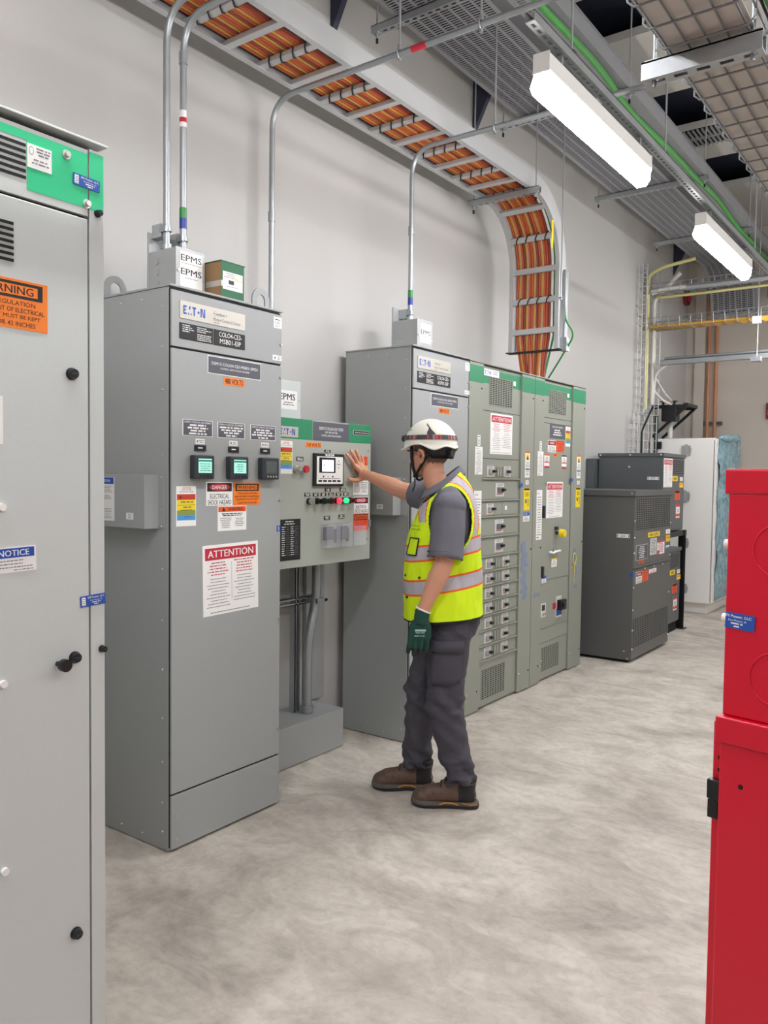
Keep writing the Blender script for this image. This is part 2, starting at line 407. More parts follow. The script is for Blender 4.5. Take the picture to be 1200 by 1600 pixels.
# ---------------------------------------------------------------- the room
XW = -3.12; YE = 11.1; ZC = 4.75
b = MB(); b.box(-3.4, 3.6, -4, 11.4, -.2, 0, M_FLOOR); struct(b, 'floor')
b = MB(); b.box(-3.4, XW, -4, 11.4, 0, 5.2, M_WALL); struct(b, 'wall_left')
b = MB(); b.box(XW, 3.4, YE, YE + .3, 0, 5.2, M_WALLF)
b.box(-3.0, -2.87, YE - .06, YE, 0, 5.2, M_WALLF); struct(b, 'wall_far')
b = MB(); b.box(3.4, 3.7, -4, 11.4, 0, 5.2, M_WALL); struct(b, 'wall_right')
b = MB(); b.box(XW, 3.4, -4.2, -4, 0, 5.2, M_WALL); struct(b, 'wall_back')
b = MB()
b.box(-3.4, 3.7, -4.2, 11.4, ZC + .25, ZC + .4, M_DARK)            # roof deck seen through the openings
holes = [(-2.32, -2.02, 5.25, 5.87), (-2.3, -1.6, 6.9, 7.7), (-2.3, -1.7, 8.5, 9.4), (-1.2, -.6, 2.2, 2.8), (.5, 1.1, 5, 6)]
# ceiling slabs laid in rows around the openings
xs = [XW, -2.32, -1.6, -.6, .5, 1.1, 3.4]; y = -4.0; 
ys = [-4, 2.2, 2.8, 5.0, 5.25, 5.87, 6.9, 7.7, 8.5, 9.4, YE]
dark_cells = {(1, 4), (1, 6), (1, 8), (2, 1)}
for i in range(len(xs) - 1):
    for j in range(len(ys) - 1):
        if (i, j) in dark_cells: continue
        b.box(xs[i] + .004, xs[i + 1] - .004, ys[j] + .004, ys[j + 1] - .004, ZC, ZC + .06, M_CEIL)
struct(b, 'ceiling')
b = MB()
for k in range(18): b.box(-2.30 + k * .04, -2.285 + k * .04, 7.72, 8.12, ZC - .02, ZC - .004, M_STEELP)
b.box(-2.32, -1.6, 7.72, 8.12, ZC - .003, ZC - .001, M_BLACKM)
b.box(-2.32, -1.6, 7.9, 7.93, ZC - .021, ZC - .003, M_STEELP)
tag(b.build('ceiling_vent'), 'dark slotted air grille in the ceiling above the green cable', 'vent')
# dark triangular wall brackets near the ceiling
for i, (yy, lb) in enumerate(((3.70, 'dark triangular bracket on left wall nearer the camera'), (5.36, 'dark triangular bracket on left wall beside the light fixture'), (10.4, 'dark triangular bracket high on the left wall near the far corner'))):
    b = MB(); b.prism([(XW + .003, 4.12), (XW + .32, 4.745), (XW + .003, 4.745)], 'y', yy, yy + .04, M_DARK)
    tag(b.build('wall_bracket'), lb, 'bracket')
# ---------------------------------------------------------------- motor control cabinets (two of a kind)
HC = 2.286; XF = -2.578
SX = FX(XF)
def conduit_box(parent_label, y0, z0=HC + .012, two=True, x0=-2.86, x1=-2.69):
    t = thing('junction_box', parent_label, 'junction box', (x0, y0, z0), 'grey junction boxes on cabinet tops')
    y1 = y0 + (.15 if two else .16); z1 = z0 + .185
    b = MB(); b.box(x0, x1, y0, y1, z0, z1, M_STEELP); bd = b.build('box_body', t, bevel=.002)
    b = MB(); b.box(x1 + .0005, x1 + .006, y0 - .003, y1 + .003, z0 + .001, z1 + .002, M_STEELP); b.build('cover', t, bevel=.001)
    b = MB(); b.box(x0 - .012, x0 - .001, y0 - .002, y1 + .002, z0, z1 + .085, M_STEELP); b.build('back_strut', t, bevel=.001)
    F = FY(y0)
    for zz in (.045, .095, .14):
        b = MB(); fcyl(b, F, x0 + .05, z0 + zz, 0, .0015, .017, M_STEEL, 20); fcyl(b, F, x0 + .05, z0 + zz, .0015, .0025, .013, M_STEELP, 20); b.build('knockout', t)
    G = FX(x1 + .0062)
    if two:
        label('print_label', t, G, y0 + .018, y1 - .012, z0 + .02, z1 - .012, [('t', 'EPMS', .5, .83, .92, .17, M_INK, True), ('l', .05, .95, .69, 1, .1, .012, M_INK, 2), ('t', 'EPMS', .5, .46, .92, .17, M_INK, True), ('l', .05, .95, .30, 1, .1, .012, M_INK, 3)])
    else:
        label('print_label', t, G, y0 + .03, y1 - .015, z0 + .05, z1 - .02, [('t', 'EPMS', .5, .55, .92, .25, M_INK, True), ('l', .05, .95, .33, 1, .1, .02, M_INK, 2)])
    for yy, zz in ((y0 + .01, z0 + .09), (y1 - .008, z0 + .07)):
        b = MB(); fcyl(b, G, yy, zz, 0, .005, .006, M_ZINC, 8); b.build('screw', t)
    return t

def mcc(y0, y1, which):
    first = which == 0
    t = thing('electrical_cabinet', ('tall grey motor control cabinet with three small meters and ATTENTION sign, nearest full cabinet' if first
              else 'tall grey motor control cabinet behind the worker, white helmet in front of its door'), 'electrical cabinet', (-2.82, (y0 + y1) / 2, 0), 'tall grey motor control cabinets')
    X0 = XF - .49
    b = MB(); b.box(X0, XF - .016, y0, y1, .004, HC, M_GRAYA); b.build('body', t, bevel=.002)
    b = MB(); b.box(X0 - .001, XF + .003, y0 - .004, y1 + .002, HC + .0005, HC + .009, M_GRAYA); b.build('top_plate', t, bevel=.001)
    b = MB(); b.box(XF - .0155, XF - .008, y0 + .003, y1 - .003, .02, HC - .006, M_SEAM); b.build('door_gap', t)
    b = MB(); b.box(XF - .014, XF, y0 + .004, y1 - .003, 2.052, HC - .012, M_GRAYA); b.build('header_panel', t, bevel=.002)
    b = MB(); b.box(XF - .014, XF, y0 + .004, y1 - .003, .242, 2.044, M_GRAYA); b.build('door', t, bevel=.003)
    b = MB(); b.box(XF - .014, XF, y0 + .004, y1 - .003, .012, .234, M_GRAYA); b.build('kick_panel', t, bevel=.002)
    Fs = FY(y0)
    for z in (2.21, 2.05, 1.88, 1.62, 1.40, 1.16, .95, .75, .55, .37, .20, .08):
        screws(Fs, [(XF - .05, z)]).build('screw', t)
    for x in (-.18, -.32): screws(Fs, [(XF + x, 2.25), (XF + x, .04)]).build('screw', t)
    for z in (2.14, 1.99, 1.43, .88, .36): screws(SX, [(y1 - .012, z)], .007, None, .008).build('screw', t)
    screws(SX, [(y0 + .03, .15), (y0 + .03, .05), (y1 - .03, .15)], .006).build('screw', t)
    # header nameplates
    o = y0 - 2.10
    mb = MB(); F = SX
    fbox(mb, F, o + 2.144, o + 2.50, 2.168, 2.238, 0, .003, M_SILVER)
    n = .0035
    eaton(mb, F, o + 2.222, 2.203, .125, .034, n, M_BLUEL)
    ftext(mb, F, 'Freedom +', o + 2.358, 2.214, .075, .015, n, M_INKG); ftext(mb, F, 'Motor Control Center', o + 2.396, 2.191, .155, .014, n, M_INKG)
    lines(mb, F, o + 2.32, o + 2.35, 2.178, 1, .01, .003, M_INKG, n)
    mb.build('brand_plate', t, bevel=.001, label='silver plate with blue lettering')
    n = .0035
    mb = MB(); fbox(mb, F, o + 2.142, o + 2.318, 2.086, 2.15, 0, .003, M_TAGB)
    lines(mb, F, o + 2.155, o + 2.215, 2.143, 4, .008, .003, M_WHITE, n, 3, 'l'); lines(mb, F, o + 2.232, o + 2.31, 2.143, 3, .008, .003, M_WHITE, n, 4, 'l'); lines(mb, F, o + 2.232, o + 2.31, 2.115, 4, .007, .0028, M_WHITE, n, 5, 'l', .9)
    mb.build('rating_plate', t, bevel=.001)
    mb = MB(); fbox(mb, F, o + 2.324, o + 2.50, 2.086, 2.15, 0, .003, M_TAGB)
    ftext(mb, F, 'COLO4-CE3-', o + 2.415, 2.133, .13, .02, n, M_WHITE); ftext(mb, F, 'MSB01-EIP' if first else 'ADP01-EIP', o + 2.415, 2.105, .12, .02, n, M_WHITE)
    mb.build('name_plate', t, bevel=.001)
    label('engraved_nameplate', t, F, o + 2.29, o + 2.60, 1.964, 2.038, [('r', .01, .99, .04, .96, M_TAG), ('t', 'DSM17-COLO4-CE3-MSB01-EIPD1' if first else 'DSM17-COLO4-CE3-ADP01-EIPD1', .5, .60, .86, .17, M_WHITE), ('t', 'CONTROL: DSM17-COLO4-CE3-MSB01', .5, .36, .55, .10, M_WHITE)])
    label('voltage_label', t, F, o + 2.377, o + 2.50, 1.925, 1.958, [('t', '480 VOLTS', .5, .5, .86, .7, M_INK, True)], base=M_ORANGE)
    label('inspection_sticker', t, F, o + 2.68, o + 2.732, 2.212, 2.262, [('l', .15, .85, .8, 1, .1, .08, M_INK, 2), ('t', 'UL', .5, .5, .6, .3, M_INKG), ('l', .2, .8, .2, 1, .1, .05, M_INK, 2)])
    label('warning_sticker', t, F, o + 2.675, o + 2.733, 2.066, 2.09, [('tri', .25, .5, .006, M_INK), ('l', .5, .9, .8, 3, .25, .1, M_INKG, 2)])
    # document holder on the side
    s = MB(); zb = 1.322; zt = 1.54; yf = y0 - .062
    s.prism([(XF - .42, y0 - .001), (XF - .42, yf), (XF - .085, yf), (XF - .072, y0 - .001)], 'z', zb, zt, M_GRAYA)
    pk = s.build('document_pocket', t, bevel=.002)
    s = MB(); s.box(XF - .072, XF - .035, y0 - .004, y0 - .0005, zb, zt, M_GRAYA); s.build('flange', pk)
    label('paper_label', pk, FY(yf), XF - .42 + .003, XF - .42 + .14 if first else XF - .42 + .08, zb + .025, zt - .012,
          [('r', 0.02, .98, .84, .99, M_BLUE), ('t', 'CAUTION', .5, .915, .6, .06, M_WHITE), ('l', .06, .94, .80, 5, .035, .012, M_INKG, 2), ('l', .06, .94, .58, 3, .035, .012, M_INKG, 4), ('l', .06, .94, .28, 7, .035, .010, M_INKG, 6)])
    label('sticker', pk, FY(yf), XF - .20, XF - .155, zb + .035, zb + .062, [('l', .15, .85, .8, 3, .25, .09, M_INKG, 9)])
    for z in (zb + .01, zt - .01): screws(FY(y0 - .004), [(XF - .052, z)]).build('screw', pk)
    if not first: return t
    # meters and their plates
    for k, (u0, u1) in enumerate(((2.159, 2.318), (2.346, 2.503), (2.537, 2.696))):
        meter_tag(t, F, u0, u1, 1.700, 1.766, k + 1)
        c = (u0 + u1) / 2 + .012
        label('paper_tag', t, F, c - .024, c + .024, 1.668, 1.69, [('r', .12, .28, .3, .7, M_INKG), ('l', .35, .9, .7, 2, .3, .12, M_INKG, k)])
        b = MB(); fbox(b, F, c - .03, c + .03, 1.640, 1.664, 0, .004, M_TAGB); lines(b, F, c - .015, c + .015, 1.655, 1, .01, .005, M_WHITE, .0045); b.build('small_nameplate', t)
        z0, z1 = 1.524, 1.622; uc = (2.250, 2.446, 2.638)[k]
        b = MB(); fbox(b, F, uc - .055, uc + .055, z0, z1, 0, .030, M_BEZEL); m = b.build('meter', t, bevel=.006, seg=3)
        scr = M_SCREENG if k == 2 else M_SCREEN
        b = MB(); fbox(b, F, uc - .033, uc + .038, z0 + .026, z1 - .014, .030, .0312, scr)
        if k < 2:
            fbox(b, F, uc - .033, uc + .038, z1 - .026, z1 - .019, .0313, .0315, mat('screen_green_bar', '2f8f78', .3))
            lines(b, F, uc - .028, uc + .034, z1 - .034, 4, .009, .003, mat('screen_text', '3a7a70', .3), .0315, k)
        else: lines(b, F, uc - .028, uc + .034, z1 - .022, 5, .009, .004, M_INKG, .0315, k)
        b.build('screen', m)
        for q in range(4):
            b = MB(); fcyl(b, F, uc - .02 + q * .018, z0 + .013, .030, .0318, .0045, M_SILVER if k == 2 else M_BLACK, 10); b.build('button', m)
    lototag(t, F, 2.127, 2.229, 1.332, 1.495)
    shock(t, F, 2.284, 2.432, 1.412, 1.512)
    osha(t, F, 2.439, 2.60, 1.412, 1.510)
    arcflash(t, F, 2.348, 2.515, 1.303, 1.410)
    attention(t, F, 2.267, 2.589, .948, 1.248, tilt=.02)
    label('blue_sticker', t, F, 2.709, 2.733, 1.285, 1.312, [('l', .2, .8, .8, 3, .25, .1, M_WHITE, 9)], base=M_BLUE)
    return t
mcc(2.10, 2.737, 0)
mcc(3.813, 4.441, 1)
conduit_box('grey junction box with two EPMS labels on nearest grey cabinet', 2.215)
conduit_box('grey junction box with one EPMS label on cabinet behind the worker', 4.01, two=False)
# lifting eyes
def lifting_eye(y, x, lb):
    b = MB(); R = .055; r = .026; n = 24
    outer = [(y + R * math.cos(PI * k / n), HC + .055 + R * math.sin(PI * k / n)) for k in range(n + 1)]
    pts = [(y + R, HC + .012)] + outer + [(y - R, HC + .012)]
    inner = [(y + r * math.cos(PI * k / n), HC + .055 + r * math.sin(PI * k / n)) for k in range(n + 1)]
    inn = [(y + r, HC + .022)] + inner + [(y - r, HC + .022)]
    N = len(pts); V = [(x, a, c) for a, c in pts] + [(x, a, c) for a, c in inn] + [(x + .008, a, c) for a, c in pts] + [(x + .008, a, c) for a, c in inn]
    F = []
    for i in range(N - 1):
        F += [(i, i + 1, N + i + 1, N + i), (2 * N + i, 3 * N + i, 3 * N + i + 1, 2 * N + i + 1), (i, 2 * N + i, 2 * N + i + 1, i + 1), (N + i, N + i + 1, 3 * N + i + 1, 3 * N + i)]
    F += [(N - 1, 2 * N - 1, N, 0), (2 * N, 3 * N, 4 * N - 1, 3 * N - 1), (0, N, 3 * N, 2 * N), (N - 1, 3 * N - 1, 4 * N - 1, 2 * N - 1)]
    b.add(V, F, M_GRAYA)
    b.box(x - .012, x + .02, y - R, y + R, HC + .0095, HC + .014, M_GRAYA)
    tag(b.build('lifting_eye'), lb, 'lifting eye', 'lifting eyes of the nearest cabinet')
lifting_eye(2.165, -3.03, 'grey lifting eye at back left corner of nearest grey cabinet')
lifting_eye(2.675, -2.66, 'grey lifting eye at front right corner of nearest grey cabinet')
# green parts carton on top of the cabinet
t = thing('carton', 'small green and brown cardboard carton standing on top of the nearest grey cabinet', 'box', (-2.65, 2.46, HC + .01))
M_GCARD = mat('green_printed_card', '256a47', 0.6)
b = MB(); b.box(-2.72, -2.606, 2.39, 2.523, HC + .0105, HC + .165, M_GCARD); b.box(-2.72, -2.607, 2.3895, 2.390, HC + .0105, HC + .165, M_CARD)
b.build('carton_body', t, bevel=.001)
b = MB(); b.box(-2.722, -2.604, 2.386, 2.527, HC + .1655, HC + .169, M_GCARD); b.build('lid', t)
b = MB(); b.box(-2.7, -2.607, 2.388, 2.3892, HC + .06, HC + .085, M_SILVER); b.box(-2.6058, -2.605, 2.389, 2.42, HC + .06, HC + .085, M_SILVER); b.build('packing_tape', t)
label('carton_label', t, FX(-2.6055), 2.398, 2.513, HC + .05, HC + .125, [('l', .05, .7, .92, 3, .1, .04, M_INKG, 3), ('r', .28, .55, .32, .55, M_INK), ('l', .05, .9, .2, 1, .1, .03, M_INKG, 3), ('r', .6, .95, .6, .66, M_YEL)])

# ---------------------------------------------------------------- near left cabinet (cut by the frame)
XD = -1.623; YD1 = 1.131
t = thing('switchgear_cabinet', 'large pale grey cabinet with green band at the left edge, closest to the camera', 'electrical cabinet', (-2.2, .6, 0))
b = MB(); b.box(-3.05, XD - .02, -.20, YD1, .004, HC - .012, M_GRAYD); b.build('body', t, bevel=.003)
b = MB(); b.box(-3.06, XD + .006, -.22, YD1 + .007, HC - .004, HC + .001, M_GRAYD); b.build('top_plate', t, bevel=.001)
SD = FX(XD)
b = MB(); b.box(XD - .019, XD - .012, -.19, 1.088, .02, HC - .02, M_SEAM); b.build('door_gap', t)
b = MB(); b.box(XD - .0195, XD, 1.094, YD1 - .001, .01, HC - .018, M_GRAYD); b.box(XD + .0002, XD + .0008, 1.094, YD1 - .001, 2.135, 2.262, M_GREEND); b.build('corner_post', t, bevel=.002)
hd = MB(); hd.box(XD - .0115, XD, -.18, 1.090, 2.118, HC - .022, M_GRAYD); hd.box(XD + .0002, XD + .0008, .945, 1.089, 2.135, 2.255, M_GREEND); hd.box(XD + .0002, XD + .0008, -.17, .945, 2.237, 2.255, M_GREEND)
hdo = hd.build('header_panel', t, bevel=.002)
dr = MB(); dr.box(XD - .0115, XD, -.18, 1.090, .03, 2.112, M_GRAYD); dro = dr.build('door', t, bevel=.003)
def louvres(parent, F, u0, u1, v0, v1, n):
    b = MB(); p = (v1 - v0) / n
    for i in range(n): fbox(b, F, u0, u1, v0 + p * i + p * .25, v0 + p * i + p * .75, .0009, .0014, M_BLACKM)
    return b.build('louvre', parent)
louvres(hdo, SD, .80, .943, 2.152, 2.232, 6)
louvres(dro, SD, .78, .915, 1.975, 2.063, 7)
label('inspection_sticker', t, SD, .946, 1.001, 2.183, 2.232, [('o', .16, .72, .10, .18, M_INKG), ('o', .16, .72, .08, .15, M_WHITE), ('l', .35, .95, .9, 3, .13, .06, M_INKG, 2), ('l', .1, .95, .4, 2, .15, .06, M_INKG, 3)], n0=.0009)
def blue_sticker(parent, F, u0, u1, v0, v1, tilt=0, n0=0.0, name='blue_sticker'):
    return label(name, parent, F, u0, u1, v0, v1, [('r', .05, .2, .12, .88, M_WHITE), ('l', .06, .19, .75, 4, .18, .06, M_BLUE, 1), ('t', 'EPI Power, LLC', .62, .78, .66, .20, M_WHITE, True), ('t', 'Des Moines, IA', .62, .52, .48, .15, M_WHITE), ('l', .45, .8, .38, 1, .1, .09, M_WHITE, 2), ('l', .48, .76, .2, 1, .1, .09, M_WHITE, 3)], base=mat('sticker_blue', '2255ae', .4), tilt=tilt, n0=n0)
blue_sticker(t, SD, 1.052, 1.119, 2.178, 2.203, tilt=-.03, n0=.0015)
blue_sticker(t, SD, 1.066, 1.131, 1.239, 1.264, tilt=.05, n0=.001)
lb = label('warning_label', t, SD, .80, .990, 1.842, 1.944, [('r', .06, .94, .62, .95, M_INK), ('r', .12, .88, .68, .89, M_ORANGE), ('t', 'WARNING', .5, .785, .66, .16, M_INK, True), ('t', 'OSHA REGULATION', .5, .52, .70, .09, M_INK), ('t', 'AREA IN FRONT OF ELECTRICAL', .5, .38, .92, .09, M_INK), ('t', 'EQUIPMENT MUST BE KEPT', .5, .24, .82, .09, M_INK), ('t', 'CLEAR FOR 42 INCHES', .5, .10, .70, .09, M_INK)], base=M_ORANGE)
label('notice_label', t, SD, .83, .960, 1.332, 1.385, [('r', .03, .97, .58, .96, M_BLUE), ('t', 'NOTICE', .62, .77, .52, .24, M_WHITE, True), ('l', .1, .95, .48, 3, .13, .035, M_INKG, 1), ('l', .6, .95, .1, 1, .1, .03, M_INKG, 2)], tilt=.03)
label('paper_label', t, SD, .72, .889, 1.600, 1.700, [])
def knob(parent, F, u, v, name='door_lock', r=.013):
    b = MB(); fcyl(b, F, u, v, 0, .004, r * 1.05, M_BLACK, 24); fcyl(b, F, u, v, .004, .014, r * .95, M_BLACK, 24, r * .8)
    o = b.build(name, parent)
    b = MB(); fbox(b, F, u - r * .55, u + r * .55, v - r * .13, v + r * .13, .014, .0155, M_BEZEL); b.build('slot', o)
    return o
knob(dro, SD, 1.047, 1.762); knob(dro, SD, 1.051, 1.127); knob(dro, SD, 1.051, .49)
b = MB(); fcyl(b, SD, 1.010, 1.120, 0, .03, .006, M_BLACK, 16); fcyl(b, SD, 1.010, 1.120, .022, .035, .014, M_BLACK, 24); b.build('door_knob', dro)
knob(t, SD, 1.114, 2.13, 'plug', .008); knob(t, SD, 1.122, 1.135, 'plug', .008)
for u, v in ((1.036, 2.236), (1.086, 2.144)):
    b = MB(); fcyl(b, SD, u, v, .0008, .003, .010, M_ZINC, 20); fcyl(b, SD, u, v, .003, .011, .0065, M_ZINC, 6); b.build('bolt', t)
for v in (1.47, 1.10, .70): 
    b = MB(); fcyl(b, SD, .884, v, 0, .008, .008, M_WHITEP, 12); b.build('bolt', t)

# ---------------------------------------------------------------- control panel on strut stand
XP = -2.75; SP = FX(XP)
t = thing('control_cabinet', 'grey wall-hung control enclosure with green header and small screen, touched by the worker', 'control cabinet', (-2.9, 3.25, 1.08))
b = MB(); b.box(-3.02, XP - .018, 2.84, 3.645, 1.085, 1.825, M_GRAYC); b.build('enclosure', t, bevel=.003)
b = MB(); b.box(XP - .0175, XP, 2.832, 3.65, 1.078, 1.83, mat('control_door_paint', 'a6aaa1', 0.42, bump=.15, bscale=500)); 
b.box(XP + .0002, XP + .0009, 2.834, 3.148, 1.727, 1.829, M_GREEN); b.box(XP + .0002, XP + .0009, 3.448, 3.648, 1.727, 1.829, M_GREEN)
dp = b.build('door', t, bevel=.002)
mb = MB(); fbox(mb, SP, 2.855, 3.038, 1.735, 1.787, .001, .003, M_SILVER); eaton(mb, SP, 2.965, 1.761, .12, .03, .0034, M_BLUEL); mb.build('brand_plate', t, label='silver plate with blue lettering')
label('engraved_nameplate', t, SP, 3.151, 3.447, 1.728, 1.824, [('r', 0, 1, 0, 1, M_TAG), ('t', 'DSM17-COLO4-CE3-TCP01', .5, .66, .66, .16, M_WHITE), ('t', '120V 1PH 2W 30A', .5, .46, .34, .11, M_WHITE), ('t', 'CONTROL: DSM17-COLO4-CE3-MSB01', .5, .28, .54, .10, M_WHITE)], n0=.001)
mb = MB(); fbox(mb, SP, 3.485, 3.628, 1.772, 1.797, .001, .003, M_SILVER); fbox(mb, SP, 3.489, 3.624, 1.7745, 1.7945, .003, .0035, M_TAGB); ftext(mb, SP, 'THROWOVER CONTROL PANEL', 3.5565, 1.784, .12, .008, .0038, M_WHITE); mb.build('name_plate', t)
label('voltage_label', t, SP, 3.10, 3.22, 1.69, 1.715, [('t', '120 VOLTS', .5, .5, .86, .7, M_INK, True)], base=M_ORANGE)
lototag(t, SP, 2.90, 2.998, 1.552, 1.715)
def ntag(u, v, w=.05, h=.018, seed=1, txt=None):
    mb = MB(); fbox(mb, SP, u - w / 2, u + w / 2, v - h / 2, v + h / 2, 0, .0022, M_TAGB)
    if txt: ftext(mb, SP, txt, u, v, w * .7, h * .35, .0025, M_WHITE)
    else: lines(mb, SP, u - w * .42, u + w * .42, v + h * .3, 2, h * .42, h * .22, M_WHITE, .0025, seed)
    return mb.build('small_nameplate', t)
ntag(3.054, 1.628, .052, .02, 2); ntag(3.27, 1.674, .05, .014, 3)
ntag(3.275, 1.470, .048, .018, 4); ntag(3.40, 1.470, .048, .018, 5)
for i, u in enumerate((3.113, 3.178, 3.240, 3.302, 3.365, 3.428)): ntag(u, 1.446, .044, .018, i + 6)
ntag(3.270, 1.322, .048, .02, 12); ntag(3.392, 1.325, .048, .02, 13)
# key switch and stop button
b = MB(); fcyl(b, SP, 3.025, 1.577, 0, .012, .020, M_ZINC, 24); fcyl(b, SP, 3.025, 1.577, .012, .035, .014, M_ZINC, 20, .012); b.build('key_switch', t)
b = MB(); fcyl(b, SP, 3.078, 1.577, 0, .02, .018, M_ZINC, 24); s_ = b.build('stop_button', t)
b = MB(); fcyl(b, SP, 3.078, 1.577, .02, .030, .019, mat('stop_red', 'c42b35', .35), 28, .019); fcyl(b, SP, 3.078, 1.577, .030, .031, .0105, M_REDL, 20); b.build('button_cap', s_)
# operator screen
b = MB(); fbox(b, SP, 3.153, 3.395, 1.490, 1.661, 0, .012, M_BLACK); hm = b.build('operator_screen', t, bevel=.002)
b = MB(); fbox(b, SP, 3.172, 3.385, 1.502, 1.645, .012, .0135, M_WHITEP); fbox(b, SP, 3.190, 3.322, 1.560, 1.640, .0136, .0140, M_BLACKM)
for q in range(5): fbox(b, SP, 3.185 + q * .038, 3.213 + q * .038, 1.512, 1.522, .0136, .0142, M_INK)
for q in range(3): fbox(b, SP, 3.345, 3.352, 1.585 + q * .018, 1.591 + q * .018, .0136, .0142, M_INKG)
for q in (0, 2): fbox(b, SP, 3.334 + q * .011, 3.340 + q * .011, 1.603, 1.609, .0136, .0142, M_INKG)
for q in (3.225, 3.262, 3.30): fcyl(b, SP, q, 1.540, .0136, .0144, .005 if q != 3.262 else .0025, M_INK, 12)
lines(b, SP, 3.19, 3.37, 1.532, 1, .01, .003, M_INKG, .0139); b.build('keypad', hm)
b = MB(); fbox(b, SP, 3.213, 3.307, 1.566, 1.628, .0141, .0146, M_SCREENW); fbox(b, SP, 3.225, 3.235, 1.596, 1.603, .0147, .0148, M_INKG); b.build('display', hm)
b = MB(); fbox(b, SP, 3.24, 3.31, 1.649, 1.658, .012, .014, M_WHITE); lines(b, SP, 3.245, 3.305, 1.656, 1, .01, .004, M_INK, .0143); b.build('tag', hm)
# selector switches and pilot lights
def pilot(u, m, nm, lit=False):
    b = MB(); fcyl(b, SP, u, 1.412, 0, .014, .017, M_BLACK, 24); o = b.build(nm, t)
    b = MB(); fcyl(b, SP, u, 1.412, .014, .034, .014, m, 24, .0125)
    if lit: b.ball(SP.P(u, 1.412, .034), .006, .0125, .0125, m, 16, 8)
    else: fbox(b, SP, u - .003, u + .003, 1.400, 1.424, .034, .042, m)
    b.build('cap', o); return o
pilot(3.123, M_ZINC, 'key_switch'); pilot(3.183, M_BLACK, 'selector_switch'); pilot(3.243, mat('dark_green_cap', '173a2b', .3), 'push_button')
pilot(3.300, mat('dark_red_cap', '5a1a20', .3), 'push_button'); pilot(3.345, M_LEDR, 'pilot_light', True); pilot(3.405, M_LEDG, 'pilot_light', True); pilot(3.455, mat('dark_red_cap', '5a1a20', .3), 'push_button')
# labels down the right side
label('warning_label', t, SP, 3.487, 3.620, 1.606, 1.655, [('l', .05, .95, .85, 4, .22, .1, M_INKR, 2)], base=M_ORANGED)
label('yellow_label', t, SP, 3.487, 3.620, 1.565, 1.604, [('l', .05, .95, .85, 3, .3, .1, M_INKG, 2)], base=mat('pale_yellow', 'e8d88a', .5))
label('arc_flash_label', t, SP, 3.490, 3.628, 1.440, 1.520, [('l', .05, .45, .9, 6, .13, .045, M_INKG, 1), ('l', .52, .95, .9, 6, .13, .045, M_INKG, 2)])
shock(t, SP, 3.500, 3.632, 1.338, 1.430)
label('warning_label', t, SP, 3.496, 3.632, 1.24, 1.336, [('r', .05, .95, .62, .96, M_INK), ('r', .09, .91, .67, .91, M_ORANGED), ('t', 'WARNING', .5, .785, .72, .17, M_INK, True), ('l', .08, .92, .54, 4, .13, .07, M_INKR, 2)], base=M_ORANGED)
b = MB(); fbox(b, SP, 3.636, 3.649, 1.26, 1.30, .001, .006, M_TAPEB); b.build('tape_scrap', t)
b = MB(); fbox(b, SP, 2.90, 3.062, 1.118, 1.325, 0, .0015, M_TAGB)
lines(b, SP, 2.93, 3.03, 1.315, 2, .012, .004, M_WHITE, .0018, 1)
for cc in range(4): lines(b, SP, 2.925 + cc * .032, 2.952 + cc * .032, 1.288, 14, .0108, .0032, M_INKG if cc % 2 else M_WHITE, .0018, cc + 2, 'l', .7)
b.build('schedule_plate', t, label='black plate with white rows of text')
# covered switches
for i, (u0, u1) in enumerate(((3.226, 3.340), (3.350, 3.445))):
    b = MB(); fbox(b, SP, u0 + .012, u0 + .075, 1.205, 1.275, 0, .022, mat('relay_grey', '4a4850', .4)); fbox(b, SP, u1 - .012, u1 - .002, 1.19, 1.26, 0, .014, M_BEZEL)
    o = b.build('test_switch', t, bevel=.002)
    b = MB(); n1 = .040
    for (a0, a1, c0, c1, d0, d1) in ((u0, u1, 1.165, 1.29, n1 - .002, n1), (u0, u0 + .002, 1.165, 1.29, 0, n1), (u1 - .002, u1, 1.165, 1.29, 0, n1), (u0, u1, 1.165, 1.167, 0, n1), (u0, u1, 1.288, 1.29, 0, n1)):
        fbox(b, SP, a0, a1, c0, c1, d0, d1, M_CLEAR)
    b.build('clear_cover', o)
b = MB()
fbox(b, SP, 3.455, 3.565, 1.165, 1.272, .038, .040, M_CLEAR); fbox(b, SP, 3.455, 3.565, 1.27, 1.272, .002, .04, M_CLEAR); b.build('clear_cover', t)
for u, v in ((3.628, 1.69), (3.628, 1.195)): screws(SP, [(u, v)], .008, M_ZINC, .004).build('screw', t)
